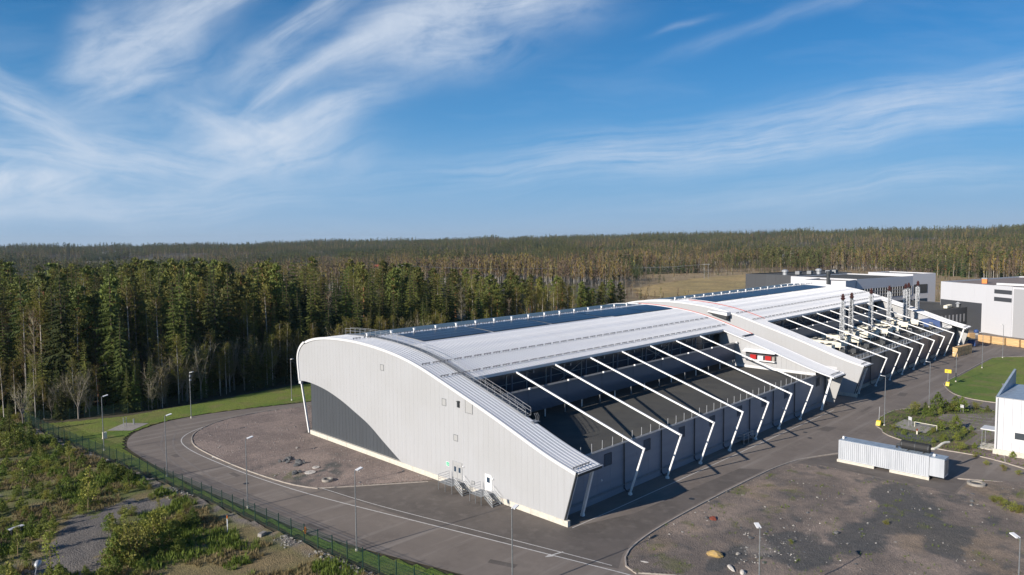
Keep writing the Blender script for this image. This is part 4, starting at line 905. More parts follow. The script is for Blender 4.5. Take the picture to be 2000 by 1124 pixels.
mb = MB(); mb.box((-.9, -Lc-1.9, .9), (.9, -Lc-1.86, 2.9)); mb.build('grille', 'galv', T)
for ya, yb in ((.15, -5.1), (-7.2, -Lc-.1)):
    for xx in (-1.25, 1.05): mb = MB(); mb.box((xx-.2, yb, -.05), (xx+.22, ya, .40)); mb.build('sleeper', 'concrete', T)
mb = MB(); mb.box((-.2, -.4, cz1), (.1, -.15, cz1+.35)); mb.build('roof_vent', 'white_paint', T)
mb = MB(); mb.box((-.2, -Lc-.5, 3.24), (.1, -Lc-.2, 3.5)); mb.build('roof_vent', 'white_paint', T)
mf = MB(); mf.tube([(.2, -8.2, 4.05), (.2, -8.25, 4.05), (.2, -11.95, 4.05), (.2, -12.0, 4.05)], [.55, .62, .62, .55], 18); m = mf.build('muffler', 'rubber', T)
mb = MB()
for yy in (-8.4, -10.1, -11.8): mb.tube([(.2, yy+.05, 4.05), (.2, yy-.05, 4.05)], .65, 18)
mb.build('muffler_band', 'dark_steel', m)
mb = MB()
for yy in (-9.2, -11.2): mb.bar((-.5, yy, 3.4), (.9, yy, 3.4), .12, .12); mb.bar((-.25, yy, 3.4), (-.05, yy, 3.65), .1); mb.bar((.65, yy, 3.4), (.45, yy, 3.65), .1)
mb.build('muffler_cradle', 'dark_steel', T)
mb = MB(); mb.tube([(.2, -12.0, 4.05), (.5, -12.3, 4.05), (1.4, -12.55, 4.15), (2.6, -12.8, 4.45), (3.4, -13.0, 4.5), (4.3, -13.3, 4.42)], .17, 10); mb.build('exhaust_pipe', 'cream', T)
mb = MB(); mb.tube([(.3, -7.6, cz1), (.3, -7.7, 3.8), (.3, -8.2, 4.0)], .18, 8); mb.build('inlet_pipe', 'dark_steel', T)

# ---------------------------------------------------------------- white house at the right edge
def wall_strips(T, p, q, z0, z1, w, th, material, name='wall_panel', rows=1):
    p = np.array(p); q = np.array(q); Ln = np.linalg.norm(q-p); d = (q-p)/Ln; n = np.array([-d[1], d[0]]); m = max(1, int(round(Ln/w)))
    for i in range(m):
        a = p+d*(Ln*i/m+.012); b = p+d*(Ln*(i+1)/m-.012)
        for r in range(rows):
            za = z0+(z1-z0)*r/rows+.006; zb = z0+(z1-z0)*(r+1)/rows-.006
            mb = MB(); mb.prism([tuple(a), tuple(b), tuple(b+n*th), tuple(a+n*th)], 'z', za, zb); mb.build(name, material, T)
T = thing('white_house', 'plain white clad house with a small porch at the right edge', 'building')
bx0, by0, bh = 67.4, -29.6, 9.0
mb = MB(); mb.box((bx0+.08, by0-22, .9), (bx0+14, by0-.08, bh-.05)); mb.build('core', 'facade_white', T)
wall_strips(T, (bx0, by0), (bx0, by0-22), .9, bh, 1.1, .07, 'facade_white'); wall_strips(T, (bx0+14, by0), (bx0, by0), .9, bh, 1.1, .07, 'facade_white')
mb = MB(); mb.box((bx0-.15, by0-22, -.1), (bx0+14, by0+.15, .9)); mb.build('plinth', 'concrete', T)
mb = MB(); mb.box((bx0+.1, by0-22, bh-.05), (bx0+13.8, by0-.1, bh+.04)); mb.build('roof', 'container_roof', T)
mb = MB(); mb.prism([(bx0+1.0, bh), (bx0+14.2, bh), (bx0+14.2, bh+2.5)], 'y', by0-.16, by0+.16); mb.build('parapet_fin', 'container_roof', T)
w = MB(); w.box((bx0-.06, by0-5.9, 2.2), (bx0-.0, by0-1.9, 4.4)); w = w.build('window_surround', 'white_trim', T)
mb = MB(); mb.box((bx0-.075, by0-5.7, 2.9), (bx0-.061, by0-2.6, 3.9)); mb.build('window_pane', 'glass_grey', w)
mb = MB(); mb.box((bx0+2.6, by0+.1, 3.0), (bx0+5.4, by0+2.4, 3.16)); mb.build('porch_roof', 'white_trim', T)
for xx in (bx0+2.8, bx0+5.2): mb = MB(); mb.tube([(xx, by0+2.2, .15), (xx, by0+2.2, 3.0)], .06, 6); mb.build('porch_post', 'galv', T)
mb = MB(); mb.box((bx0+1.8, by0+.16, .0), (bx0+5.6, by0+2.6, .2)); mb.build('porch_step', 'concrete', T)
mb = MB(); mb.tube([(bx0-.1, by0-.3, .9), (bx0-.1, by0-.3, bh-.1)], .06, 6); mb.build('downpipe', 'galv', T)
mb = MB(); mb.box((bx0-.06, by0-22, bh-.02), (bx0+.08, by0, bh+.07)); mb.box((bx0+.08, by0-.08, bh-.02), (bx0+1.0, by0+.06, bh+.07)); mb.build('roof_edge_trim', 'galv_light', T)
mb = MB(); mb.box((bx0+3.4, by0+.01, .25), (bx0+4.5, by0+.06, 2.5)); d = mb.build('door', 'facade_grey', T); mb = MB(); mb.box((bx0+3.6, by0+.065, 1.3), (bx0+4.3, by0+.08, 2.2)); mb.build('door_window', 'glass_grey', d)
mb = MB(); mb.box((bx0-.2, by0-8.4, 6.6), (bx0-.07, by0-8.1, 6.9)); mb.build('wall_lamp', 'galv', T)
# ---------------------------------------------------------------- big white hall and office wing far right
def block(T, poly, z0, z1, material, name='wall', roof='roof_brown', par=.5, pw=3.0):
    mb = MB(); c = np.mean(poly, 0); ins = [tuple(c+(np.array(p)-c)*.995) for p in poly]; mb.prism(ins, 'z', z0, z1-par-.3); mb.build(name+'_core', material, T)
    for p, q in zip(poly, poly[1:]+poly[:1]): wall_strips(T, p, q, z0, z1, pw, .10, material)
    mb = MB(); mb.prism([tuple(c+(np.array(p)-c)*.988) for p in poly], 'z', z1-par-.2, z1-par+.03); mb.build('roof', roof, T)
T = thing('warehouse', 'tall plain white warehouse with dark stripes at its corner, far right', 'building')
A = (244.0, 21.3); B = (223.9, -4.9); Cc = (221.7, -8.9); D = (203, -46); E = (330, -75); Fp = (300, 6); 
block(T, [B, A, Fp, E, D, Cc][::1], 0, 16.9, 'facade_white', roof='roof_brown', pw=6)
def on_wall(p, q, s0, s1, z0, z1, material, name, out=.06):
    p = np.array(p); q = np.array(q); d = (q-p)/np.linalg.norm(q-p); n = np.array([d[1], -d[0]]); a = p+d*s0; b = p+d*s1
    mb = MB(); mb.prism([tuple(a+n*.0), tuple(b+n*.0), tuple(b+n*out), tuple(a+n*out)], 'z', z0, z1); return mb.build(name, material, T)
def wallpoly(p, q, material, s0, s1, z0, z1, name, out=.06):
    p = np.array(p); q = np.array(q); d = (q-p)/np.linalg.norm(q-p); n = np.array([-d[1], d[0]])
    if np.dot(n, CAM[:2]-p) < 0: n = -n
    a = p+d*s0; b = p+d*s1; mb = MB(); mb.prism([tuple(a), tuple(b), tuple(b+n*out), tuple(a+n*out)], 'z', z0, z1); return mb.build(name, material, T)
wallpoly(B, A, 'facade_white', .0, 7.5, 0, 17.0, 'tower_panel', .35)
wallpoly(B, A, 'facade_dark', .1, 7.4, 14.2, 15.6, 'dark_stripe', .42); wallpoly(B, A, 'facade_dark', .1, 7.4, 11.6, 13.0, 'dark_stripe', .42)
wallpoly(B, Cc, 'facade_grey', .3, 4.6, 0, 16.2, 'grey_panel', .12)
for k in range(8): wallpoly(Cc, D, 'facade_grey', .1+k*5, 5+k*5, 0, 16.2, 'grey_panel', .12)
wallpoly(B, A, 'facade_dark', 13.0, 32.9, 0, 10.2, 'dark_wall', .14)
wallpoly(B, A, 'galv', 27.8, 30.2, 13.6, 15.4, 'wall_hatch', .08)
T = thing('roof_unit', 'orange machine standing on the brown roof of the white warehouse', 'roof unit', (248, 8, 16.4)); mb = MB(); mb.box((-.8, -.8, 0), (.8, .8, 1.6)); mb.build('casing', 'orange', T); mb = MB(); mb.box((-.9, -.9, 1.6), (.9, .9, 2.1)); mb.build('hood', 'galv', T)
T = thing('roof_duct', 'long white duct along the warehouse roof edge', 'duct', (226, -3, 16.9)); mb = MB(); mb.bar((5, 4, .4), (0, -14, .4), .9, .7); mb.build('duct', 'white_trim', T); mb = MB(); mb.bar((4, 0, -.4), (4, 0, .1), .3); mb.bar((1, -10, -.4), (1, -10, .1), .3); mb.build('foot', 'galv', T)
T = thing('dark_annex', 'low charcoal annex with a row of tall narrow windows before the white warehouse', 'building')
aA = (238, 13.5); aB = (262, 14); aC = (270, 40); aD = (212, 33)
ax = [(236.5, 10.6), (213, 17.5), (222, 40), (255, 34), (247, 12.0)]
block(T, ax, 0, 8.3, 'facade_dark', roof='bitumen', pw=3)
p0, p1 = ax[0], ax[1]
for k in range(8): wallpoly(p0, p1, 'facade_grey', 2.2+k*2.3, 3.0+k*2.3, 3.2, 6.0, 'window', .14)
mb = MB(); mb.lathe([(.5, 8), (.5, 9.2), (.9, 9.3), (.2, 9.9)], 10, (237, 14)); mb.build('roof_cowl', 'galv_light', T)
for k in range(4): mb = MB(); mb.box((229+k*1.8, 15.5, 8), (230.2+k*1.8, 16.7, 9.0)); mb.build('roof_box', 'cream', T)
T = thing('blue_tank', 'small bright blue round tank by the dark annex', 'tank', (222.5, 5, 0)); mb = MB(); mb.lathe([(.5, .6), (.75, .8), (.75, 1.5), (.5, 1.8), (.1, 1.9)], 12); mb.build('body', 'blue_tarp', T, True); mb = MB(); mb.box((-.8, -.8, 0), (.8, .8, .7)); mb.build('stand', 'galv', T)
# dark wall section on warehouse near annex
T = thing('office_wing', 'white office wing with a long gridded window band behind the far hall', 'building')
W0 = (242.6, 51.5); W1 = (282.4, 41.6); W2 = (296.5, 36.3)
block(T, [W0, W1, (290, 72), (250, 82)], 0, 16.8, 'facade_white', roof='bitumen', pw=5)
LW = np.linalg.norm(np.array(W1)-np.array(W0))
band = wallpoly(W0, W1, 'glass_grey', .3, LW-1, 8.5, 12.6, 'window_band', .12)
for k in range(22): wallpoly(W0, W1, 'white_trim', 2+k*(LW-3)/21-.07, 2+k*(LW-3)/21+.07, 8.5, 12.6, 'mullion', .2)
for z in (9.9, 11.3): wallpoly(W0, W1, 'white_trim', 2, LW-1, z-.06, z+.06, 'transom', .2)
wallpoly(W0, W1, 'glass', 4, LW-1, 3.5, 6.5, 'window_band', .12)
T2 = thing('stair_tower', 'white stair tower with dark window bands at the end of the office wing', 'building'); T = T2
block(T, [W1, W2, (305, 58), (291, 63)], 0, 17.6, 'facade_white', roof='bitumen', pw=5)
wallpoly(W1, W2, 'glass_grey', .6, 9.5, 9.0, 12.9, 'window_band', .12); wallpoly(W1, W2, 'glass', .6, 9.5, 3.4, 6.6, 'window_band', .12)
T = thing('office_block', 'low white block with a dark flue rising behind the curved roof', 'building')
block(T, [(230.8, 51.5), (242, 51.6), (250, 68), (230.5, 68)], 0, 16.6, 'facade_white', roof='bitumen', pw=4)
mb = MB(); mb.tube([(229.9, 58, 12), (229.9, 58, 20)], .7, 10); mb.tube([(229.9, 58, 19), (229.9, 58, 20.4)], .95, 10); mb.build('flue_pipe', 'dark_steel', T)
T = thing('charcoal_building', 'long charcoal building with a flat roof crowded with vents behind the halls', 'building')
block(T, [(256, 82), (296, 72), (318, 92), (259, 108)], 0, 16.9, 'facade_dark', roof='bitumen', pw=5)
for k, (x, y, nm) in enumerate(((262, 90, 0), (276, 84, 1), (281, 82, 0), (288, 80, 1), (293, 79, 1), (270, 87, 1))):
    T = thing('roof_fan', ('round galvanised fan' if nm == 0 else 'boxy galvanised fan unit')+' on the charcoal building roof, '+('leftmost', 'centre', 'right of centre', 'second from the right', 'rightmost', 'left of centre')[k], 'fan unit', (x, y, 16.4), 0, 'fan units on the charcoal building')
    if nm == 0: mb = MB(); mb.lathe([(1.0, 0), (1.0, 1.6), (1.5, 1.7), (1.5, 2.4), (.6, 2.8)], 12); mb.build('housing', 'galv_light', T); mb = MB(); mb.box((-1.3, -1.3, -.4), (1.3, 1.3, .1)); mb.build('base', 'galv', T)
    else: mb = MB(); mb.box((-1.5, -1.0, .3), (1.5, 1.0, 1.8)); mb.build('housing', 'galv', T); mb = MB(); mb.box((-1.0, -1.1, .7), (1.0, -1.0, 1.5)); mb.build('grille', 'dark_steel', T)

# ---------------------------------------------------------------- timber and crates
def timber_pack(x, y, rot, ln, h, label, group):
    T = thing('timber_pack', label, 'timber stack', (x, y, 0), rot, group)
    n = 5
    for k in range(n): mb = MB(); mb.box((-ln/2+random.uniform(0, .06), -.55, .12+k*(h-.12)/n), (ln/2-random.uniform(0, .06), .55, .09+(k+1)*(h-.12)/n)); mb.build('board_layer', 'timber', T)
    for q in (-ln*.35, 0, ln*.35): mb = MB(); mb.box((q-.07, -.5, 0), (q+.07, .5, .12)); mb.build('bearer', 'timber', T)
tp = [(204.1, .6), (198.2, -12.5), (189, -32)]; seg = resample(tp, 4.1)
for i, ((a, b), (c, d)) in enumerate(zip(seg[:-1], seg[1:])):
    timber_pack((a+c)/2, (b+d)/2, math.atan2(d-b, c-a), 3.95, 2.4, 'yellow sawn timber pack in the long wall of packs before the white warehouse', 'timber packs stacked before the warehouse')
timber_pack(203.6, 2.6, 2.6, 2.4, 2.8, 'taller timber crate at the left end of the long timber wall', None)
for k in range(4):
    x = 168.0+k*2.65; y = -1.6-k*.33
    for r in range(2):
        T = thing('wooden_crate', ['%s wooden crate at the foot of the far hall, %s' % (('lower', 'upper')[r], ('nearest the camera', 'second from the camera', 'third from the camera', 'farthest of its row')[k])][0], 'crate', (x, y, r*1.32), -.12, 'wooden crates stacked by the far hall')
        for s in (-1, 1): mb = MB(); mb.box((-1.25, s*.62-.03, .08), (1.25, s*.62+.03, 1.28)); mb.build('side_panel', 'timber', T); mb = MB(); mb.box((s*1.22-.03, -.58, .08), (s*1.22+.03, .58, 1.28)); mb.build('end_panel', 'timber', T)
        mb = MB(); mb.box((-1.27, -.66, 1.28), (1.27, .66, 1.31)); mb.build('lid', 'timber', T)
        mb = MB(); mb.box((-1.2, -.6, 0), (-1.0, .6, .08)); mb.box((1.0, -.6, 0), (1.2, .6, .08)); mb.build('bearer', 'timber', T)
T = thing('waste_bin', 'dark blue bin beside the timber at the end of the far hall', 'bin', (192.5, -.3, 0)); mb = MB(); mb.prism([(-1.4, .2), (1.4, .2), (1.7, 2.0), (-1.7, 2.0)], 'y', -1, 1); mb.build('body', 'blue_tarp', T); mb = MB(); mb.box((-1.75, -1.05, 2.0), (1.75, 1.05, 2.15)); mb.build('lid', 'dark_steel', T)

# ---------------------------------------------------------------- small things by the road
def marker(x, y, label, flag):
    T = thing('hydrant_marker', label, 'marker', (x, y, .1)); mb = MB(); mb.prism([(-.45, 0), (.45, 0), (.22, .75), (.05, .85), (-.2, .7)], 'y', -.35, .35); mb.build('cover', 'yellow', T)
    mb = MB(); mb.tube([(0, 0, 0), (.3 if not flag else 0, 0, 3.3)], .04, 6); mb.build('pole', 'galv_light', T)
    if flag: mb = MB(); mb.box((-.03, -.65, 2.9), (.03, .65, 3.7)); s = mb.build('sign_plate', 'yellow', T); mb = MB(); mb.box((-.05, .0, 3.25), (-.031, .35, 3.4)); mb.build('sign_mark', 'dark_steel', s)
marker(73.3, -10.95, 'yellow hydrant cover with a leaning pale pole at the tip of the planted island', False)
marker(120.3, -10.7, 'yellow sign on a pole above a yellow cover at the corner of the right lawn', True)
for (x, y, h, lb) in ((76.1, -15.3, 1.7, 'small grey notice board beside the low rail on the island'), (93.9, -19.4, 1.45, 'small white notice board before the parking bay')):
    T = thing('notice_board', lb, 'sign', (x, y, .15), -.6); mb = MB(); mb.tube([(-.02, -.3, 0), (-.02, -.3, h-.3)], .03, 5); mb.tube([(-.02, .3, 0), (-.02, .3, h-.3)], .03, 5); mb.build('leg', 'galv_light', T); mb = MB(); mb.box((-.05, -.4, h-.6), (.0, .4, h)); mb.build('board', 'facade_white', T)
T = thing('barrier_rail', 'low pale rail beside the concrete slab on the planted island', 'barrier', (76.2, -16.0, .15)); mb = MB()
mb.tube([(0, 0, .9), (-.4, -3.6, .9)], .05, 6); mb.build('rail', 'cream', T); mb = MB(); mb.tube([(0, 0, 0), (0, 0, .9)], .05, 6); mb.tube([(-.4, -3.6, 0), (-.4, -3.6, .9)], .05, 6); mb.build('post', 'cream', T)
T = thing('marker_post', 'short red and white bollard on the planted island', 'bollard', (71.4, -17.7, .1)); mb = MB(); mb.tube([(0, 0, 0), (0, 0, .8)], .13, 8); mb.build('body', 'cream', T); mb = MB(); mb.tube([(0, 0, .6), (0, 0, .95)], .14, 8); mb.build('cap', 'rust', T)
T = thing('marker_post', 'white marker post with an orange top in the scrub outside the fence', 'marker', (-28.6, 28.3, 0)); mb = MB(); mb.tube([(0, 0, 0), (0, 0, 1.6)], .06, 8); mb.build('body', 'white_paint', T); mb = MB(); mb.tube([(0, 0, 1.6), (0, 0, 1.95)], .062, 8); mb.build('cap', 'orange', T)
T = thing('fire_hydrant', 'small orange and yellow hydrant in the verge behind the mesh fence', 'hydrant', (-22.5, 21.2, .05)); mb = MB(); mb.lathe([(.16, 0), (.14, .45), (.2, .5), (.16, .65), (.05, .75)], 10); mb.build('body', 'orange', T); mb = MB(); mb.box((-.25, -.08, .3), (.25, .08, .42)); mb.build('outlet', 'yellow', T)
T = thing('monitoring_well', 'steel pipe frame on the concrete slab in the left lawn', 'frame', (-21.3, 89.7, .1)); mb = MB()
for dx in (-.25, .25): mb.tube([(dx, 0, 0), (dx, 0, 1.7)], .05, 6)
mb.tube([(-.25, 0, 1.2), (.25, 0, 1.2)], .04, 6); mb.build('frame', 'galv_light', T); mb = MB(); mb.box((1.6, .5, 0), (1.8, .7, 1.0)); mb.build('valve_post', 'galv_light', T)
T = thing('cable_cabinet', 'small cream cabinet at the left corner of the concrete slab', 'cabinet', (-26.4, 83.5, 0)); mb = MB(); mb.box((-.3, -.25, .2), (.3, .25, 1.2)); mb.build('casing', 'cream', T); mb = MB(); mb.box((-.35, -.3, 0), (.35, .3, .2)); mb.build('base', 'concrete', T)
def ring(x, y, r, label, z=.1):
    T = thing('concrete_ring', label, 'well ring', (x, y, z)); mb = MB(); n = 20; vs = []
    for rr, z in ((r, 0), (r, .3), (r*.68, .3), (r*.68, .06), (.001, .05)): vs += [(rr*math.cos(2*math.pi*k/n), rr*math.sin(2*math.pi*k/n), z) for k in range(n)]
    mb.add(vs, [(i*n+k, i*n+(k+1) % n, (i+1)*n+(k+1) % n, (i+1)*n+k) for i in range(4) for k in range(n)]); mb.build('ring', 'concrete_grey', T); mb = MB(); mb.lathe([(r*.6, .07), (r*.6, .12)], 16); mb.build('cover', 'dark_steel', T)
ring(49.3, -31.0, 1.1, 'concrete well ring in the rubble lot behind the generator container'); ring(-11.2, 35.4, .75, 'concrete well ring at the corner of the gravel lot')
for (x, y, r, m) in ((-11.0, 40.5, .8, 'white pale lid on a stony patch, nearer of two in the gravel lot'), (-9.2, 42.0, .55, 'white pale lid on a stony patch, farther of two in the gravel lot')):
    T = thing('manhole_cover', m, 'manhole cover', (x, y, .08)); mb = MB(); mb.lathe([(r, 0), (r, .07)], 14); mb.build('lid', 'rock_pale', T); mb = MB(); mb.bar((-.2, 0, .09), (.2, 0, .09), .06, .03); mb.build('grip', 'dark_steel', T)
for (x, y) in ((18.2, -5.6), (57, -5.2), (-19.6, 43), (60, -3.2)):
    T = thing('road_drain', 'dark round drain cover set in the asphalt', 'drain', (x, y, .004), 0, 'drain covers in the asphalt'); mb = MB(); mb.lathe([(.38, .0), (.38, .016)], 14); mb.build('cover', 'dark_steel', T)
T = thing('stone_block', 'brown stone block lying outside the mesh fence', 'stone', (-26.3, 24.2, 0), .5); mb = MB(); mb.prism([(-.6, 0), (.55, 0), (.5, .4), (-.5, .45)], 'y', -.25, .25); mb.build('block', 'rock', T)
T = thing('bench_board', 'pale board table standing among the scrub, far left', 'table', (*G(32, 1043)[:2], 0), .3); mb = MB(); mb.box((-.8, -.3, .75), (.8, .3, .82)); mb.build('top', 'facade_white', T); mb = MB(); mb.box((-.6, -.25, 0), (-.5, .25, .75)); mb.box((.5, -.25, 0), (.6, .25, .75)); mb.build('leg', 'dark_steel', T)

# ---------------------------------------------------------------- rocks
def rock_mesh(seed, material, sub=2):
    import bmesh
    bm = bmesh.new(); bmesh.ops.create_icosphere(bm, subdivisions=sub, radius=1.0); r = random.Random(seed); k = [Vector((r.uniform(-1, 1), r.uniform(-1, 1), r.uniform(-1, 1))).normalized() for _ in range(7)]; c = [r.uniform(.55, .85) for _ in k]
    for v in bm.verts:
        p = v.co.copy()
        for n, d in zip(k, c):
            t = p.dot(n)
            if t > d: p -= n*(t-d)
        v.co = p*r.uniform(.93, 1.05)
    me = bpy.data.meshes.new('rock'); bm.to_mesh(me); bm.free(); me.materials.append(MATS[material]); return me
def boulder(x, y, s, label, material='rock', seed=1, rot=0., z=0., group=None, name='boulder'):
    o = obj(name, rock_mesh(seed, material, 2), None, (x, y, z+s[2]*.45), rot, tuple(s)); tag(o, label, 'rock', group)
boulder(4.8, -16.2, (.75, 1.0, .5), 'large yellowish boulder at the bottom of the rubble lot', 'rock_yellow', 3, .3)
boulder(13.9, -11.1, (.7, .5, .25), 'rusty red stone lying near the kerb of the rubble lot', 'rust', 5, .8)
boulder(3.3, -20.3, (.5, .35, .3), 'pale stone beside the street lamp in the rubble lot', 'rock_pale', 6, .2)
boulder(3.4, -19.0, (.9, .3, .2), 'long flat pale stone at the foot of the rubble lot lamp', 'rock_pale', 7, .9)
boulder(-1.6, -11.8, (.8, .25, .15), 'flat pale slab by the kerb corner of the rubble lot', 'rock_pale', 8, 1.9)
rr_ = random.Random(3)
for k in range(16):
    boulder(-10.4+rr_.uniform(-1.2, 1.4), 47.2+rr_.uniform(-2.4, 2.2), (rr_.uniform(.25, .6), rr_.uniform(.25, .5), rr_.uniform(.18, .4)), 'dark broken rock in the small heap on the gravel lot', 'rock_dark', 20+k % 5, rr_.uniform(0, 3), group='dark rocks heaped on the gravel lot')
for k in range(6): boulder(-12.6+rr_.uniform(-.8, .8), 42+rr_.uniform(-.9, .9), (.4, .35, .3), 'dark rock beside the pale lids on the gravel lot', 'rock_dark', 20+k % 5, rr_.uniform(0, 3), group='dark rocks beside the pale lids')
ICO = None
def stones(name, X, Y, Z, SZ, material, label):
    import bmesh
    bm = bmesh.new(); bmesh.ops.create_icosphere(bm, subdivisions=1, radius=1.0); v0 = np.array([v.co[:] for v in bm.verts]); f0 = np.array([[v.index for v in f.verts] for f in bm.faces]); bm.free()
    # pick the plain low one: 12 vertices
    if len(v0) > 12:
        pass
    n = len(X); rv = 1+RNG.uniform(-.3, .3, (n, len(v0), 1)); sc = SZ[:, None, None]*RNG.uniform(.6, 1.2, (n, 1, 3)); V3 = v0[None]*rv*sc; V3[..., 2] *= .65
    V3[..., 0] += X[:, None]; V3[..., 1] += Y[:, None]; V3[..., 2] += Z[:, None]+SZ[:, None]*.2
    F3 = (f0[None]+(np.arange(n)*len(v0))[:, None, None]).reshape(-1, 3); me = np_mesh(name, V3.reshape(-1, 3), F3, material); o = obj(name, me); tag(o, label, 'stones', kind='stuff'); return o
def scatter_poly(poly, n):
    P = np.array(poly)[:, :2]; a = P.min(0); b = P.max(0); X = RNG.uniform(a[0], b[0], n); Y = RNG.uniform(a[1], b[1], n); k = inpoly(X, Y, [tuple(p) for p in P]); return X[k], Y[k]
X, Y = scatter_poly(rub, 26000); d = ss(1-np.hypot((X-10)/6, (Y+19.5)/4.5), 0, .5)+.12+.5*ss(1-np.hypot((X-14)/7, (Y+23)/4), 0, .5); k = RNG.random(len(X)) < d*.55; X, Y = X[k], Y[k]; near = np.hypot(X-9, Y+19) < 6
k = RNG.random(len(X)) < .14
stones('pale_stones', X[k], Y[k], np.zeros(k.sum())+.05, RNG.gamma(2, .020, k.sum())+.025, 'rock_pale', 'pale broken stones scattered over the rubble lot'); stones('brown_stones', X[~k][::2], Y[~k][::2], np.zeros((~k)[::1].sum())[::2]+.05, RNG.gamma(2, .03, len(X[~k][::2]))+.03, 'rock', 'brown stones scattered over the rubble lot')
stones('dark_stones', X[~k][1::2], Y[~k][1::2], np.zeros(len(X[~k][1::2]))+.05, RNG.gamma(2, .035, len(X[~k][1::2]))+.03, 'rock_dark', 'dark crushed stones scattered over the rubble lot')
X, Y = scatter_poly(glot, 2600); stones('gravel_stones', X, Y, np.full(len(X), .05), RNG.gamma(2, .02, len(X))+.03, 'rock', 'loose stones on the gravel lot')
pf = resample(fs, .12); pf = np.array(pf); k = vn(pf[:, 0], pf[:, 1], 5) > .5; pf = pf[k]; pf = np.repeat(pf, 3, 0); pf = pf+np.stack([-RNG.gamma(2, .5, len(pf))-.15, RNG.uniform(-.2, .2, len(pf))], -1)
stones('bank_stones', pf[:, 0], pf[:, 1], np.full(len(pf), .1), RNG.gamma(2.2, .028, len(pf))+.03, 'rock', 'pale stones banked along the outside of the mesh fence')

# ---------------------------------------------------------------- vegetation meshes
def tri_mesh(name, V3, mats, mi=None):
    V3 = np.asarray(V3, np.float32).reshape(-1, 3); F3 = np.arange(len(V3)).reshape(-1, 3); return np_mesh(name, V3, F3, mats, mi)
def cone_tris(pts, radii, n=5):
    out = []
    for (p, q, a, b) in zip(pts[:-1], pts[1:], radii[:-1], radii[1:]):
        p = np.array(p); q = np.array(q); d = q-p; d = d/np.linalg.norm(d); u = np.cross(d, [0, 0, 1.] if abs(d[2]) < .9 else [1., 0, 0]); u /= np.linalg.norm(u); w = np.cross(d, u)
        for k in range(n):
            t0, t1 = 2*np.pi*k/n, 2*np.pi*(k+1)/n; e0 = u*np.cos(t0)+w*np.sin(t0); e1 = u*np.cos(t1)+w*np.sin(t1)
            out += [p+e0*a, p+e1*a, q+e1*b, p+e0*a, q+e1*b, q+e0*b]
    return out
def spruce_tris(rg, h, lv=26, nb=8, seg=5, R=None, base=.06, fine=1.0):
    R = R or h*.135; T = []
    for i in range(lv):
        t = i/(lv-1); z = h*(base+(1-base)*t**.92); r = R*((1-t)**.8)*rg.uniform(.82, 1.12)+.12
        m = max(4, int(nb*(1-.45*t))); a0 = rg.uniform(0, 6.28)
        for b in range(m):
            if rg.random() < .07: continue
            a = a0+6.283*b/m+rg.uniform(-.25, .25); rl = r*rg.uniform(.65, 1.15); ca, sa = math.cos(a), math.sin(a); droop = rl*(.30+.25*(1-t))*rg.uniform(.7, 1.3)
            P = []
            for s in range(seg+1):
                u = s/seg; P.append(np.array([ca*rl*u, sa*rl*u, z-droop*(u**1.3)+.16*rl*(u**3)]))
            side = np.array([-sa, ca, 0])
            for s in range(seg):
                p, q = P[s], P[s+1]; w = (.30*rl*(1-.55*s/seg)+.14)*fine*rg.uniform(.7, 1.25)
                fwd_ = (q-p)*rg.uniform(.7, 1.4); dn = np.array([0, 0, -w*rg.uniform(.25, .8)])
                T += [p, q, p+side*w+fwd_+dn]; T += [p, p-side*w+fwd_*rg.uniform(.7, 1.2)+dn*rg.uniform(.5, 1.2), q]
                if s > 0: T += [p, q, (p+q)/2+np.array([0, 0, -w*rg.uniform(.8, 1.7)])+side*rg.uniform(-.2, .2)*w]
            q = P[-1]; T += [q-side*.10*rl, q+side*.10*rl, q+(q-P[-2])*rg.uniform(.6, 1.3)]
    return T
def clump_tris(rg, c, r, n, size, squash=.6, up=.4):
    T = []
    for _ in range(n):
        d = rg.normal(size=3); d /= np.linalg.norm(d); p = c+d*np.array([1, 1, squash])*r*rg.uniform(.35, 1.0)
        a = rg.normal(size=3); a[2] += up; a /= np.linalg.norm(a); b = np.cross(a, rg.normal(size=3)); b /= np.linalg.norm(b); s = size*rg.uniform(.6, 1.4)
        T += [p-b*s*.42, p+b*s*.42, p+a*s*1.3]
    return T
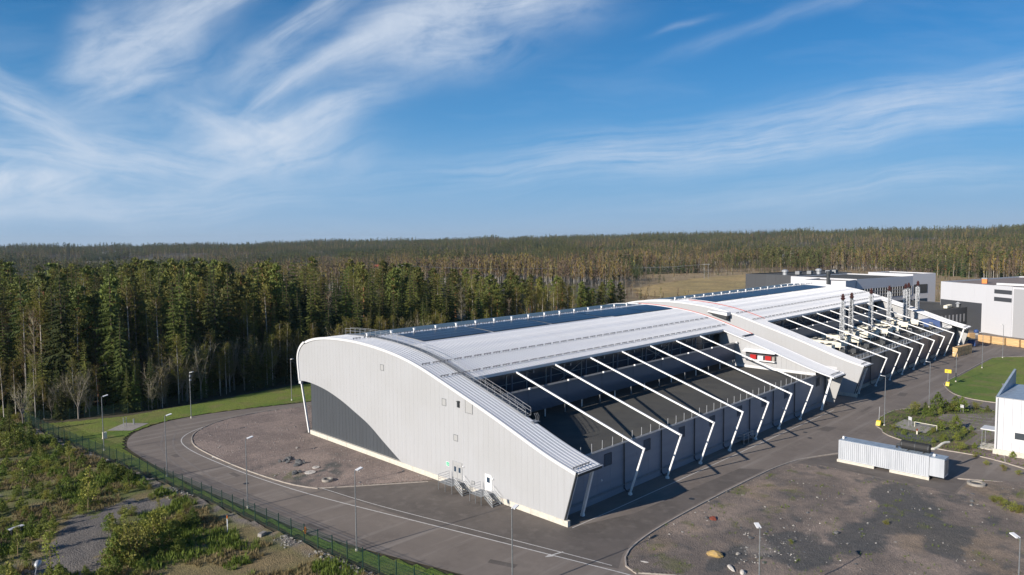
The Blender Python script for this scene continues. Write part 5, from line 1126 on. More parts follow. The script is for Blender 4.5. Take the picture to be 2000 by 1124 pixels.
def make_tree(kind, seed, h, lod=0):
    rg = np.random.default_rng(seed); tr = []; cr = []; cr2 = []
    if kind == 'spruce':
        tr = cone_tris([(0, 0, 0), (0, 0, h*.5), (0, 0, h*.99)], [h*.013, h*.008, .02], 6 if lod == 0 else 3)
        cr = spruce_tris(rg, h, *( (30, 9, 5) if lod == 0 else (13, 6, 1)), fine=1.0 if lod == 0 else 1.5); return tr, cr, [], 'bark_brown', 'spruce', None
    if kind == 'pine':
        bx, by = rg.uniform(-.5, .5, 2); top = np.array([bx, by, h*.97]); tr = cone_tris([(0, 0, 0), (bx*.3, by*.3, h*.5), tuple(top)], [h*.013, h*.010, .05], 6 if lod == 0 else 3)
        n = 34 if lod == 0 else 7
        for i in range(n):
            t = .34+.64*(i/(n-1)); z = h*t; R = h*.098*(math.sin(min(1, (1-t)/.62+.10)*math.pi*.60)+.10)*rg.uniform(.75, 1.15); a = i*2.4+rg.uniform(-.5, .5); rr = R*rg.uniform(.5, 1.05); c = np.array([math.cos(a)*rr+bx*t, math.sin(a)*rr+by*t, z+rg.uniform(-.3, .5)])
            if lod == 0:
                tr += cone_tris([(bx*t, by*t, z-.6), tuple(c)], [.07, .03], 3); cr += clump_tris(rg, c, R*.55+.40, 64, .36+.1*rg.random(), .5, .6)
            else: cr += clump_tris(rg, c, R*.8+.5, 16, 1.0, .6, .4)
        return tr, cr, [], 'bark_pine', 'pine', None
    if kind in ('birch', 'bare'):
        lean = rg.uniform(-.6, .6, 2); q = lambda t: np.array([lean[0]*t*t, lean[1]*t*t, h*t]); tr = cone_tris([tuple(q(0)), tuple(q(.4)), tuple(q(.75)), tuple(q(.98))], [h*.0085, h*.0065, h*.004, .02], 5 if lod == 0 else 3)
        if lod == 0:
            for i in range(46):
                t = rg.uniform(.28, .96); a = rg.uniform(0, 6.28); ln = h*.17*(1.15-t)*rg.uniform(.6, 1.3)+.5; d = np.array([math.cos(a)*.62, math.sin(a)*.62, .85]); p = q(t); e = p+d*ln; cr2 += cone_tris([tuple(p), tuple(e)], [.045, .018], 3)
                for k in range(11):
                    s = rg.uniform(.25, 1); b = p+d*ln*s; dd = rg.normal(size=3)*.6+d*.8; dd /= np.linalg.norm(dd); l2 = rg.uniform(.5, 1.5); ee = b+dd*l2; w = np.cross(dd, rg.normal(size=3)); w /= np.linalg.norm(w); cr2 += [b-w*.018, b+w*.018, ee]
                    nl = 4 if kind == 'birch' else 1
                    for _ in range(nl):
                        c = b+dd*l2*rg.uniform(.2, 1.1)+rg.normal(size=3)*.12; a1 = rg.normal(size=3); a1 /= np.linalg.norm(a1); b1 = np.cross(a1, rg.normal(size=3)); b1 /= np.linalg.norm(b1); s1 = rg.uniform(.10, .22); cr += [c-b1*s1*.5, c+b1*s1*.5, c+a1*s1]
        else:
            for i in range(64):
                t = rg.uniform(.3, 1.0); a = rg.uniform(0, 6.28); ln = h*.13*(1.2-t)*rg.uniform(.6, 1.3)+.6; d = np.array([math.cos(a)*.6, math.sin(a)*.6, .8]); p = q(t); e = p+d*ln; w = np.cross(d, rg.normal(size=3)); w /= np.linalg.norm(w); (cr if rg.random() < (.8 if kind == 'birch' else .5) else cr2).extend([p-w*.04, e+w*.20, e-w*.20+np.array([0, 0, .5])])
        return tr, cr, cr2, 'bark_birch' if kind == 'birch' else 'bark_grey', 'birch_leaf' if kind == 'birch' else 'bud_orange', 'twig' if kind == 'birch' else 'twig_pale'
    if kind == 'youngpine':
        tr = cone_tris([(0, 0, 0), (0, 0, h*.9)], [h*.016, .01], 4); lv = 10
        for i in range(lv):
            t = i/(lv-1); z = h*(.06+.86*t); R = h*.40*(1-t)**.7+.07; m = 9 if t < .5 else (6 if t < .8 else 3)
            for b in range(m):
                a = rg.uniform(0, 6.28); d = np.array([math.cos(a), math.sin(a), .35]); c = np.array([0, 0, z])+d*R*rg.uniform(.35, 1.0); cr += clump_tris(rg, c, R*.26+.08, 16, h*.05, .7, 1.0)
        return tr, cr, [], 'bark_brown', 'shrub_leaf', None
    if kind == 'sallow':
        for sidx in range(7):
            a = rg.uniform(0, 6.28); d = np.array([math.cos(a)*rg.uniform(.1, .42), math.sin(a)*rg.uniform(.1, .42), 1.]); b0 = np.array([0, 0, h*.22]); e0 = b0+d*h*.5; tr += cone_tris([tuple(b0), tuple(e0)], [h*.007, h*.003], 4)
            for k in range(16):
                p = b0+(e0-b0)*rg.uniform(.15, 1); dd = rg.normal(size=3)*.45+d*.8; dd /= np.linalg.norm(dd); l2 = h*rg.uniform(.12, .24); e = p+dd*l2; w = np.cross(dd, rg.normal(size=3)); w /= np.linalg.norm(w); cr2 += [p-w*.035, p+w*.035, e]
                for j in range(6):
                    q = p+dd*l2*rg.uniform(.3, 1); d3 = rg.normal(size=3)*.5+dd; d3 /= np.linalg.norm(d3); w = np.cross(d3, rg.normal(size=3)); w /= np.linalg.norm(w); cr2 += [q-w*.014, q+w*.014, q+d3*h*rg.uniform(.05, .10)]
                    if rg.random() < .5: cr += clump_tris(rg, q+d3*h*.04, .12, 1, .10, 1, .5)
        tr += cone_tris([(0, 0, 0), (0, 0, h*.26)], [h*.014, h*.010], 5); return tr, cr, cr2, 'bark_grey', 'birch_leaf', 'twig_pale'
    if kind == 'sapling':
        q = lambda t: np.array([.08*h*t*t, 0, h*t]); tr = cone_tris([tuple(q(0)), tuple(q(.5)), tuple(q(.97))], [h*.008, h*.005, .008], 4)
        for i in range(40):
            t = rg.uniform(.2, .97); a = rg.uniform(0, 6.28); d = np.array([math.cos(a)*.6, math.sin(a)*.6, .8]); ln = h*.20*(1.1-t)+.15; p = q(t); e = p+d*ln; w = np.cross(d, [0, 0, 1.]); w /= np.linalg.norm(w); cr2 += [p-w*.01, p+w*.01, e]; cr += clump_tris(rg, p+d*ln*.7, ln*.4+.08, 9, h*.035, .9, .6)
        return tr, cr, cr2, 'bark_sapling', 'shrub_yellow', 'twig'
    if kind == 'bush':
        for k in range(22):
            a = rg.uniform(0, 6.28); r = rg.uniform(0, h*.5); c = np.array([math.cos(a)*r, math.sin(a)*r, h*rg.uniform(.15, .85)]); tr += cone_tris([(0, 0, 0), tuple(c)], [.02, .01], 3); cr += clump_tris(rg, c, h*.24, 40, h*.055, .8, .8)
        return tr, cr, [], 'twig', 'shrub_yellow', None
def tree_meshes(kind, seed, h, lod=0):
    tr, cr, cr2, mt, mc, m2 = make_tree(kind, seed, h, lod)
    a = tri_mesh('trunk', tr, mt); V3 = cr+cr2; mi = [0]*(len(cr)//3)+[1]*(len(cr2)//3); b = tri_mesh('crown', V3, [mc]+([m2] if m2 else []), mi if m2 else None)
    return a, b
def joined(kind, seed, h, lod):
    tr, cr, cr2, mt, mc, m2 = make_tree(kind, seed, h, lod)
    if lod: mc = dict(spruce='far_spruce_shaded', pine='far_pine_shaded', birch_leaf='far_birch_shaded', bud_orange='far_bud_shaded').get(mc, mc); m2 = 'far_twig' if m2 else None; mt = {'bark_pine': 'bark_brown'}.get(mt, mt); V3 = tr+cr+cr2; mi = [0]*(len(tr)//3)+[1]*(len(cr)//3)+[2]*(len(cr2)//3); return tri_mesh(kind, V3, [mt, mc]+([m2] if m2 else []), mi)
PROTO = {k: [tree_meshes(k, s, h) for s, h in v] for k, v in dict(spruce=[(11, 24), (12, 24), (13, 24), (14, 24)], pine=[(21, 23), (22, 23), (23, 23)], birch=[(31, 20), (32, 20), (33, 20)], bare=[(41, 18), (42, 18)], youngpine=[(51, 3), (52, 3), (53, 3)], bush=[(61, 2.2), (62, 2.2)], sapling=[(65, 4), (66, 4)], sallow=[(67, 10), (68, 10), (69, 10)]).items()}
BASEH = dict(spruce=24, pine=23, birch=20, bare=18, youngpine=3, bush=2.2, sapling=4, sallow=10)
NAMES = dict(spruce='spruce_tree', pine='pine_tree', birch='birch_tree', bare='bare_tree', youngpine='young_pine', bush='leafy_bush', sapling='birch_sapling', sallow='bare_sallow')
def plant(kind, x, y, h, label, group, z=None):
    z = float(height(x, y)) if z is None else z; T = thing(NAMES[kind], label, 'bush' if kind in ('bush',) else 'tree', (x, y, z-.05), random.uniform(0, 6.28), group); s = h/BASEH[kind]; T.scale = (s*random.uniform(.9, 1.12), s*random.uniform(.9, 1.12), s)
    a, b = random.choice(PROTO[kind]); obj('trunk', a, T); obj('crown', b, T); return T
# --- the dense forest behind the lawn
def forest_edge(x):
    return np.interp(x, [-200, -60, -34.5, -33, -25, -12, 20, 120, 260, 400], [150, 128, 116, 108, 103.5, 101, 104, 104, 108, 112])
gx, gy = np.meshgrid(np.arange(-190, 330, 4.3), np.arange(98, 470, 4.3), indexing='ij'); gx = gx+RNG.uniform(-1.9, 1.9, gx.shape); gy = gy+RNG.uniform(-1.9, 1.9, gy.shape); gx = gx.ravel(); gy = gy.ravel()
d, px, f = polar(gx, gy)
right_lim = np.where(d < 300, 1240, 1240)
k = (gy > forest_edge(gx)+3) & (px < 1216+np.clip((d-420)*.6, 0, 400)) & (px > -160) & (f > 0) & (gx < np.interp(gy, [98, 180, 260, 470], [232, 246, 270, 330]))
k &= ~inpoly(gx, gy, FIELD)
gx, gy, d, px = gx[k], gy[k], d[k], px[k]
edge_d = gy-forest_edge(gx)
mix = fbm(gx, gy, 34, 3)+RNG.uniform(-.22, .22, len(gx)); u = RNG.random(len(gx))
kind = np.where((mix < .56) | (edge_d < 14), 'spruce', 'pine'); bi = fbm(gx+300, gy, 45, 2)
kind = np.where((u < .17+.28*(bi > .56)), 'birch', kind); kind = np.where((u > .955), 'bare', kind); kind = np.where((px > 560) & (px < 900) & (d < 260) & (kind != 'spruce') & (u < .7), 'spruce', kind)
hh = dict(spruce=(16, 30), pine=(21, 28), birch=(18, 26), bare=(15, 21)); H_ = np.array([random.uniform(*hh[a]) for a in kind]); H_ = H_*np.interp(px, [0, 600, 900, 1050, 1216], [1.04, 1.02, .88, .72, .62])
H_ = H_*np.where(edge_d < 7, RNG.uniform(.5, .9, len(H_)), 1.0)
vis = d+0*d; order = np.argsort(d-18*H_/25.0)
GR = dict(spruce=('dark green spruce in the dense forest behind the lawn', 'spruces in the forest behind the lawn'), pine=('tall pine with an orange trunk in the forest behind the lawn', 'pines in the forest behind the lawn'), birch=('slender yellow green birch among the conifers behind the lawn', 'birches in the forest behind the lawn'), bare=('bare twiggy tree among the conifers behind the lawn', 'bare trees in the forest behind the lawn'))
cnt = dict(spruce=0, pine=0, birch=0, bare=0); rest = []; CAP = dict(spruce=298, pine=298, birch=230, bare=60)
def place_words(pxv, dv, ev, hv):
    zones = ((-999, 'at the far left'), (120, 'behind the fence corner'), (260, 'behind the concrete slab'), (400, 'behind the floodlight pole'), (560, 'behind the lawn'), (640, 'beyond the rounded hall end'), (760, 'beyond the roof walkway'), (900, 'beyond the near solar array'), (1050, 'beyond the near hall end'))
    zn = [z for a, z in zones if pxv >= a][-1]; row = 'in the front row' if ev < 9 else ('a few rows in' if ev < 25 else 'deep in the wood'); return ('tall ' if hv > 23 else ('mid sized ' if hv > 18 else 'short '))+'%s '+row+' '+zn
KW = dict(spruce='dark spruce', pine='orange stemmed pine', birch='yellow green birch', bare='bare twiggy tree')
for i in order:
    kd = str(kind[i])
    if cnt[kd] < CAP[kd]: cnt[kd] += 1; plant(kd, gx[i], gy[i], H_[i], place_words(px[i], d[i], gy[i]-forest_edge(gx[i]), H_[i]) % KW[kd], GR[kd][1])
    else: rest.append(i)
# --- geometry-node scatter for everything further away
def scatter(name, label, pts, hts, kinds, protos, cat='forest', base=None):
    cn = bpy.data.collections.new(name+'_models'); names = []
    for i, (kd, me) in enumerate(protos):
        o = bpy.data.objects.new('%02d_model' % i, me); cn.objects.link(o); names.append(kd)
    lut = {}
    for i, kd in enumerate(names): lut.setdefault(kd, []).append(i)
    idx = np.array([random.choice(lut[str(a)]) for a in kinds], np.int32); bh = np.array([base[str(a)] for a in kinds])
    me = bpy.data.meshes.new(name); me.vertices.add(len(pts)); me.vertices.foreach_set('co', np.asarray(pts, np.float32).ravel())
    for an, ty, dt in (('idx', 'INT', idx), ('scl', 'FLOAT', (hts/bh).astype(np.float32)), ('rot', 'FLOAT', RNG.uniform(0, 6.28, len(pts)).astype(np.float32))):
        at = me.attributes.new(an, ty, 'POINT'); at.data.foreach_set('value', dt)
    o = obj(name, me); tag(o, label, cat, kind='stuff')
    g = bpy.data.node_groups.new(name, 'GeometryNodeTree'); g.interface.new_socket('Geometry', in_out='INPUT', socket_type='NodeSocketGeometry'); g.interface.new_socket('Geometry', in_out='OUTPUT', socket_type='NodeSocketGeometry')
    n = g.nodes; l = g.links; gi = n.new('NodeGroupInput'); go = n.new('NodeGroupOutput'); ip = n.new('GeometryNodeInstanceOnPoints'); ci = n.new('GeometryNodeCollectionInfo'); ci.inputs['Collection'].default_value = cn; ci.inputs['Separate Children'].default_value = True; ci.inputs['Reset Children'].default_value = True
    def na(nm, ty): a = n.new('GeometryNodeInputNamedAttribute'); a.data_type = ty; a.inputs['Name'].default_value = nm; return a.outputs['Attribute']
    cx = n.new('ShaderNodeCombineXYZ'); l.new(na('rot', 'FLOAT'), cx.inputs[2]); er = n.new('FunctionNodeEulerToRotation'); l.new(cx.outputs[0], er.inputs[0])
    l.new(gi.outputs[0], ip.inputs['Points']); l.new(ci.outputs[0], ip.inputs['Instance']); ip.inputs['Pick Instance'].default_value = True; l.new(na('idx', 'INT'), ip.inputs['Instance Index']); l.new(er.outputs[0], ip.inputs['Rotation']); l.new(na('scl', 'FLOAT'), ip.inputs['Scale']); l.new(ip.outputs[0], go.inputs[0])
    md = o.modifiers.new('scatter', 'NODES'); md.node_group = g; return o
if rest:
    rest = np.array(rest); z = height(gx[rest], gy[rest])
    mid = [(k, joined(k, s, BASEH[k], 0)) for k, s in (('spruce', 71), ('spruce', 72), ('pine', 73), ('pine', 74), ('birch', 75), ('bare', 76))]
    scatter('deep_forest', 'the rest of the dense conifer forest behind the lawn', np.stack([gx[rest], gy[rest], z-.1], -1), H_[rest], kind[rest], mid, base=BASEH)
# far woods
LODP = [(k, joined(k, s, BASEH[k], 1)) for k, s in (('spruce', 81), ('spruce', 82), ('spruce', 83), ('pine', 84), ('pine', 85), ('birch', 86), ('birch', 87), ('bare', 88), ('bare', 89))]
def wedge(n_az, d0, d1, dens):
    n = int(.5*(d1*d1-d0*d0)*1.42*dens); dd_ = np.sqrt(RNG.uniform(d0*d0, d1*d1, n)); a = RNG.uniform(-.71, .71, n); vx = FW[0]*np.cos(a)+RT[0]*np.sin(a); vy = FW[1]*np.cos(a)+RT[1]*np.sin(a); return CAM[0]+vx*dd_, CAM[1]+vy*dd_
def woods(name, label, d0, d1, dens, hs=1.0):
    X, Y = wedge(0, d0, d1, dens); d, px, f = polar(X, Y); px = 1000+FPX*np.tan((px-1000)/FPX)
    k = ~inpoly(X, Y, FIELD)
    for c in CLEAR: k &= ~inpoly(X, Y, c)
    k &= ~inpoly(X, Y, far_poly(FAR_FIELDS[0][1]))
    # dense forest already stands here; site, open scrub by the plant
    k &= ~((X < 330) & (Y < 470) & (px < 1230)); k &= ~((px > 1200) & (d < np.interp(px, [1200, 1260, 1400, 1640, 1760, 2000], [440, 690, 740, 790, 760, 600]))); k &= ~((px < -50) & (d < 250))
    clr = fbm(X, Y, 150, 3) > .62; k &= ~(clr & (RNG.random(len(X)) < .93) & (d < 2400))
    X, Y, d, px = X[k], Y[k], d[k], px[k]; m = fbm(X, Y, 110, 3); u = RNG.random(len(X)); bfrac = np.clip((fbm(X+900, Y, 130, 3)-.46)*7.5, .03, .88)*np.interp(d, [1000, 2400], [1, .35])+np.where((px > 600) & (d < 1300), .06, 0)
    kd = np.where(m+.10*(u-.5) > .47, 'spruce', 'pine'); kd = np.where(RNG.random(len(X)) < bfrac, np.where(RNG.random(len(X)) < .5, 'birch', 'bare'), kd)
    stand = .55+.75*np.clip((fbm(X-300, Y+200, 95, 3)-.30)/.4, 0, 1)
    Hh = stand*np.array([dict(spruce=20, pine=19, birch=17.5, bare=17)[str(q)] for q in kd])*RNG.uniform(.65, 1.15, len(X))*hs*.92
    scatter(name, label, np.stack([X, Y, height(X, Y)-.2], -1), Hh, kd, LODP, base=BASEH)
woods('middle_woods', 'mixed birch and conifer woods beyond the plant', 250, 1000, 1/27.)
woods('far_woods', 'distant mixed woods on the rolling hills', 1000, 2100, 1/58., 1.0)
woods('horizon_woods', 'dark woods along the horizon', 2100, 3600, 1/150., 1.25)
# willow scrub and young growth on the open ground between plant and woods
X, Y = wedge(0, 240, 800, 1/60.); d, px, f = polar(X, Y); px = 1000+FPX*np.tan((px-1000)/FPX)
k = (px > 1190) & (d < np.interp(px, [1200, 1260, 1400, 1640, 1760, 2000], [450, 700, 750, 800, 770, 610])) & ~inpoly(X, Y, FIELD) & (fbm(X, Y, 60, 3) > .46) & (Y > 75+0*Y) | ((px > 1700) & (d > 400) & (d < 560) & ~inpoly(X, Y, far_poly(FAR_FIELDS[0][1])))
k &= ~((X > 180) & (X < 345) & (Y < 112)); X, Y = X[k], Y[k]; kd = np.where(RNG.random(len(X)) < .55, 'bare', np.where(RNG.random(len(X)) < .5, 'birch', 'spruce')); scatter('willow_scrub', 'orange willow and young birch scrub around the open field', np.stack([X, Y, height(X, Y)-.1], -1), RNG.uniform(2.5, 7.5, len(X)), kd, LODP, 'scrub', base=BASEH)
# tall trees between hall and field
for (pxx, pyy, hgt, kd) in ((1222, 560, 13, 'bare'), (1236, 563, 14, 'bare'), (1252, 560, 15, 'bare'), (1268, 566, 9, 'bare'), (1290, 566, 7, 'birch'), (1345, 575, 7, 'bare'), (1507, 548, 6, 'spruce'), (1515, 547, 5, 'spruce'), (1435, 552, 6, 'bare')):
    p = G(pxx, pyy+18); plant(kd, p[0], p[1], hgt, 'lone tree standing at the edge of the ochre field', 'lone trees by the ochre field')

# --- shrubs at the forest edge (pale bare sallows and small birches)
EDGE = [(178, 800, 11, 'sallow', 'round bare tree with pale twigs at the forest edge, left of the slab'), (229, 806, 13, 'sallow', 'round bare tree with pale twigs at the forest edge, tallest near the slab'), (70, 838, 13, 'birch', 'yellowing birch at the forest edge behind the fence corner'), (8, 835, 12, 'birch', 'yellowing birch at the far left edge of the forest'),
        (290, 790, 14, 'sallow', 'bare sallow at the forest edge right of the round bare trees'), (318, 785, 11, 'birch', 'small birch at the forest edge behind the floodlight pole'), (352, 778, 12, 'sallow', 'bare sallow at the forest edge near the floodlight pole'),
        (438, 768, 15, 'birch', 'yellow green birch thicket stem, left one at the forest edge'), (455, 765, 16, 'birch', 'yellow green birch at the middle of the forest edge'), (478, 762, 17, 'birch', 'bright yellow green birch at the forest edge'), (500, 760, 15, 'birch', 'yellow green birch right of the brightest one'), (528, 755, 13, 'birch', 'small birch near the right end of the forest edge'), (548, 752, 14, 'birch', 'small birch at the right end beside the lamp'), (120, 832, 9, 'sallow', 'low bare tree at the forest edge near the fence end'), (45, 845, 9, 'sallow', 'low bare tree left of the fence end')]
for (a, b, h, kd, lb) in EDGE:
    p = G(a, b-14 if kd != 'x' else b); plant(kd, p[0], p[1], h, lb, None)
rs = random.Random(9)
for k in range(150):
    x = rs.uniform(-34, 70); y = float(forest_edge(x))+rs.uniform(-.5, 5); kd = rs.choice(['sallow', 'birch', 'spruce', 'spruce', 'sallow'] if x < -8 else ['birch', 'birch', 'spruce', 'birch', 'sallow']); hq = rs.uniform(5, 12) if x < -8 else rs.uniform(8, 15); pq = float(polar(np.array([x]), np.array([y]))[1][0]); plant(kd, x, y, hq, (place_words(pq, 0, 0, hq).replace('short ', 'small ' if hq < 8.5 else 'half grown ') % dict(sallow='bare sallow', birch='birch sapling', spruce='young spruce')[kd]), 'undergrowth at the forest edge')

# --- scrub outside the fence
def far_from_path(x, y): return not any(inpoly(np.array([x]), np.array([y]), P)[0] for P in PATHS)
n1 = 0; lab = dict(youngpine=('bushy young pine in the scrub outside the fence', 'young pines in the scrub outside the fence'), bush=('yellow green leafy bush in the scrub outside the fence', 'leafy bushes in the scrub outside the fence'), sapling=('thin birch sapling in the scrub outside the fence', 'birch saplings in the scrub outside the fence'))
cells = []
for q in range(6000):
    x = rs.uniform(-110, -26); y = rs.uniform(5, 128)
    nf = float(near_fence(np.array([x]), np.array([y]))[0])
    if nf < 2.6 or x > np.interp(y, [-40, 0, 20, 60, 110], [-14, -21, -25, -29, -34]) or not far_from_path(x, y): continue
    dns = float(fbm(np.array([x]), np.array([y]), 11, 3)[0]); open_ = y < 31 and x > -37.5
    if dns < (.50 if not open_ else .62) and rs.random() < (.55 if not open_ else .95): continue
    if any((x-a)**2+(y-b)**2 < .9 for a, b in cells): continue
    dd_, pp_, ff_ = polar(np.array([x]), np.array([y]))
    if pp_[0] < -120 or ff_[0] < 20: continue
    cells.append((x, y)); t = rs.random(); kd = 'youngpine' if t < .50 else ('bush' if t < .95 else 'sapling')
    if n1 > 620: break
    cnt_ = sum(1 for _ in ()) ; n1 += 1
    hgt = rs.uniform(.8, 2.4) if kd == 'youngpine' else (rs.uniform(.6, 1.6) if kd == 'bush' else rs.uniform(2.0, 4.5))
    z = float(scrub_z(np.array([x]), np.array([y]))[0]); pq = float(pp_[0]); nf_ = nf < 9
    where = ('beside the mesh fence ' if nf_ else '')+('in the scrub near the forest' if y > 85 else ('in the upper left scrub' if pq < 150 and y > 55 else ('above the gravel path' if y > 48 else ('left of the gravel path' if pq < 190 else ('right of the gravel path' if pq < 420 else 'on the dry slope at the bottom')))))
    wd = dict(youngpine='bushy young pine', bush='yellow green leafy bush', sapling='thin birch sapling')[kd]; sz = ('tall ' if hgt > 1.9 else ('middling ' if hgt > 1.25 else 'small ')) if kd != 'sapling' else ('tall ' if hgt > 3.2 else 'low ')
    T = plant(kd, x, y, hgt, sz+wd+' '+where, lab[kd][1], z=z)

for (a, b, h, kd, lb) in ((172, 1000, 6.0, 'sapling', 'orange tinted birch sapling standing in the middle of the left scrub'), (45, 978, 6.5, 'sapling', 'taller birch sapling near the left edge of the scrub'), (100, 1128, 5.5, 'sapling', 'birch sapling beside the rounded street lamp'), (224, 1105, 3.6, 'youngpine', 'bushy pine at the right side of the gravel path, nearest the camera'),
                          (266, 1095, 4.2, 'bush', 'large yellow green bush beside the gravel path'), (332, 1072, 3.2, 'youngpine', 'dark low pine right of the large yellow bush'), (215, 1040, 2.4, 'youngpine', 'lone small pine on the gravel path'), (300, 1050, 3.4, 'bush', 'yellow bush behind the dark low pine'), (20, 850, 7, 'spruce', 'wide dark spruce sapling in the far left scrub'), (60, 870, 6, 'spruce', 'dark spruce sapling left of the fence end'), (30, 880, 5, 'youngpine', 'dense young pine in the far left scrub')):
    p = G(a, b); plant(kd, p[0], p[1], h, lb, None, z=0)
# --- island plants
ISL = [(88.9, -12.8, 2.2), (91.6, -15.8, 4.2), (92.6, -16.9, 2.6), (94.8, -18.1, 3.2), (94.8, -19.2, 3.2), (98.5, -20.8, 1.8), (98.0, -22.7, 1.4), (85.2, -13.5, 1.8), (86.4, -15.9, 1.8), (89.4, -16.8, 1.6), (72.7, -13.7, 1.0), (69.6, -16.1, 1.1), (76.7, -19.9, 2.0), (79.2, -21.7, 3.0), (80.3, -23.8, 1.1), (74.3, -19.3, 1.1), (77.3, -23.4, 1.4), (69.0, -22.5, 1.6), (71.6, -23.5, 1.6), (74.9, -23.5, 1.3), (65.9, -25.4, 1.5), (68.4, -26.8, 1.2), (66.9, -32.1, 1.2), (87.5, -14.6, 1.5), (90.5, -14.0, 2.0), (93.6, -17.6, 2.0), (67.5, -21.2, 1.0), (70.2, -21.8, 1.3)]
for i, (x, y, h) in enumerate(ISL): plant('youngpine' if i % 5 else 'bush', x, y, h*.95, 'low green conifer shrub on the planted island' if i % 5 else 'low leafy bush on the planted island', 'conifer shrubs on the planted island' if i % 5 else 'leafy bushes on the planted island', z=.1)
for (a, b, h) in ((1955, 985, 1.3), (1975, 998, 1.5), (1940, 978, 1.0), (1990, 1000, 1.2), (1905, 890, .9), (1925, 905, .8), (1960, 916, 1.0), (1990, 925, .9), (1730, 1022, .7), (1545, 1060, .6)):
    p = G(a, b+4); plant('bush', p[0], p[1], h, 'low bush in the rubble lot or verge at the right', 'low bushes at the right of the rubble lot', z=0.05)
# --- grass tufts and heather on the rough ground
def tufts(name, X, Y, Z, size, material, label, per=7):
    n = len(X); a = RNG.uniform(0, 6.28, (n, per)); r = RNG.uniform(.2, 1, (n, per))*size[:, None]*.7; h = size[:, None]*RNG.uniform(.5, 1.2, (n, per)); bx = X[:, None]+np.cos(a)*r*.5; by = Y[:, None]+np.sin(a)*r*.5; w = size[:, None]*.10
    p0 = np.stack([bx-np.sin(a)*w, by+np.cos(a)*w, Z[:, None]+0*a], -1); p1 = np.stack([bx+np.sin(a)*w, by-np.cos(a)*w, Z[:, None]+0*a], -1); p2 = np.stack([bx+np.cos(a)*r*.8, by+np.sin(a)*r*.8, Z[:, None]+h], -1)
    V3 = np.stack([p0, p1, p2], 2).reshape(-1, 3); me = np_mesh(name, V3, np.arange(len(V3)).reshape(-1, 3), material); tag(obj(name, me), label, 'grass', kind='stuff')
X, Y = scatter_poly([(-115, 0), (-18, 0), (-36, 128), (-115, 128)], 110000); k = (near_fence(X, Y) > .5) & (X < np.interp(Y, [-40, 0, 20, 60, 110], [-14, -22, -25.5, -29.5, -34])) & (fbm(X, Y, 5, 3) > .42)
for P in PATHS: k &= ~inpoly(X, Y, P)
X, Y = X[k], Y[k]; g = fbm(X+20, Y, 4, 2) > .5
tufts('dry_grass', X[~g], Y[~g], scrub_z(X[~g], Y[~g])-.02, RNG.uniform(.25, .6, (~g).sum()), 'grass_dry', 'dry grass and heather in the scrub outside the fence')
tufts('green_grass', X[g], Y[g], scrub_z(X[g], Y[g])-.02, RNG.uniform(.25, .75, g.sum()), 'grass_green', 'green grass and seedlings in the scrub outside the fence')
X, Y = scatter_poly(rub, 5000); k = fbm(X+77, Y, 1.6, 3) > .6; X, Y = X[k], Y[k]; tufts('weeds', X, Y, np.full(len(X), .05), RNG.uniform(.12, .35, len(X)), 'grass_green', 'sparse weeds in the rubble lot')
X, Y = scatter_poly(lawn, 60000); dcam = polar(X, Y)[0]; k = (dcam < 190) & (X < 40); X, Y = X[k], Y[k]; tufts('lawn_grass', X, Y, lawn_z(X, Y)-.01, RNG.uniform(.06, .16, len(X)), 'grass_green', 'short grass blades on the lawn along the loop road', 5)
X, Y = scatter_poly(isl, 2600); tufts('island_grass', X, Y, np.full(len(X), .08), RNG.uniform(.12, .4, len(X)), 'grass_green', 'grass and weeds on the planted island')

# --- power line and far houses
for i, (pxx, dd_) in enumerate(((785, 430), (1128, 560), (1380, 610))):
    a = math.atan((pxx-1000)/FPX); v = FW*math.cos(a)+RT*math.sin(a); x, y = CAM[0]+v[0]*dd_, CAM[1]+v[1]*dd_; z = float(height(x, y)); ht = 20 if i == 0 else 13
    T = thing('power_pole', ('H shaped power pole rising from the forest, left of centre', 'H shaped power pole among the birches in the middle distance', 'H shaped power pole at the ochre field')[i], 'power pole', (x, y, z), math.atan2(v[1], v[0])+1.57)
    for s in (-1.6, 1.6): mb = MB(); mb.tube([(s, 0, 0), (s, 0, ht)], .16, 6); mb.build('pole', 'galv', T)
    mb = MB(); mb.bar((-3, 0, ht-.6), (3, 0, ht-.6), .2); mb.build('crossarm', 'galv_light', T); 
    if i == 0: PL0 = (x, y, z+ht)
    if i == 1: PL1 = (x, y, z+ht)
    if i == 2: PL2 = (x, y, z+ht)
T = thing('power_line', 'thin power cables hanging between the power poles over the woods', 'cables')
for o_ in (-2.5, 0, 2.5):
    for P0, P1 in ((PL0, PL1), (PL1, PL2)):
        pts = [(P0[0]+(P1[0]-P0[0])*t+o_*.7, P0[1]+(P1[1]-P0[1])*t-o_*.7, P0[2]-.6+(P1[2]-P0[2])*t-3.5*4*t*(1-t)*.5) for t in np.linspace(0, 1, 9)]; mb = MB(); mb.tube(pts, .04, 3); mb.build('cable', 'galv_light', T)
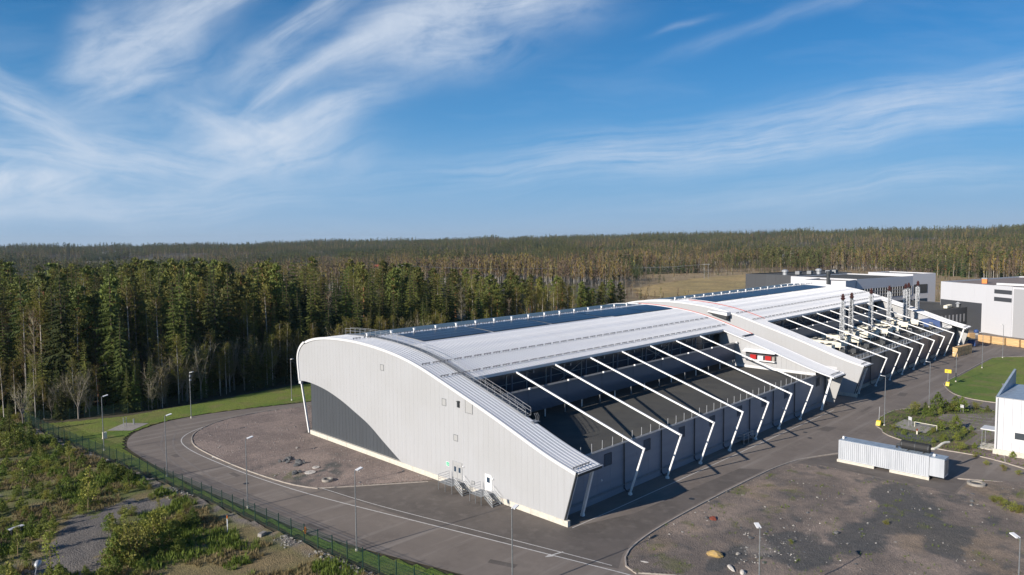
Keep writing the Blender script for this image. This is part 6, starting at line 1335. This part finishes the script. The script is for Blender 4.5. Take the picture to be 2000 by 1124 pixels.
FARH = [(100, 640, 'facade_white', 'roof_red', 'white house with a red roof half hidden in the left forest'), (32, 780, 'facade_white', 'galv', 'long white barn at the far left horizon'), (1570, 1050, 'cream', 'roof_red', 'small cream house beyond the birch wood'), (1838, 830, 'rust', 'galv', 'dark red cottage between tall pines at the right'), (1540, 1060, 'facade_white', 'galv', 'small white shed in the clearing on the hill'), (740, 960, 'facade_white', 'roof_red', 'white farmhouse at the clearing left of centre'), (230, 2200, 'facade_white', 'galv', 'pale industrial hall on the left horizon')]
for (pxx, dd_, wm, rm, lb) in FARH:
    a = math.atan((pxx-1000)/FPX); v = FW*math.cos(a)+RT*math.sin(a); x, y = CAM[0]+v[0]*dd_, CAM[1]+v[1]*dd_; z = float(height(x, y)); s = 1.0 if dd_ < 2000 else 4
    T = thing('far_house', lb, 'house', (x, y, z), math.atan2(v[1], v[0])+1.2); T.scale = (s, s, 1.2); mb = MB(); mb.box((-7, -4, 0), (7, 4, 4.6)); mb.build('wall', wm, T); mb = MB(); mb.prism([(-4.6, 4.6), (4.6, 4.6), (0, 7.8)], 'x', -7.4, 7.4); mb.build('roof', rm, T)
    for q in (-4.5, 0, 4.5): mb = MB(); mb.box((q-.6, -4.05, 1.4), (q+.6, -4.0, 2.8)); mb.box((q-.6, 4.0, 1.4), (q+.6, 4.05, 2.8)); mb.build('window', 'glass', T)

# ---------------------------------------------------------------- the air
HAZE = 0.000045
hm = bpy.data.materials.new('haze'); hm.use_nodes = True; t = hm.node_tree; t.nodes.clear(); pv = t.nodes.new('ShaderNodeVolumePrincipled'); pv.inputs['Density'].default_value = HAZE; pv.inputs['Color'].default_value = (.70, .86, 1.0, 1); pv.inputs['Anisotropy'].default_value = .2
om = t.nodes.new('ShaderNodeOutputMaterial'); t.links.new(pv.outputs[0], om.inputs['Volume'])
mb = MB(); mb.box((-9500, -9500, -20), (9500, 9500, 110)); MATS['haze'] = hm
if HAZE > 0: tag(mb.build('haze', 'haze'), 'thin blue air over the whole landscape', 'haze', kind='stuff')
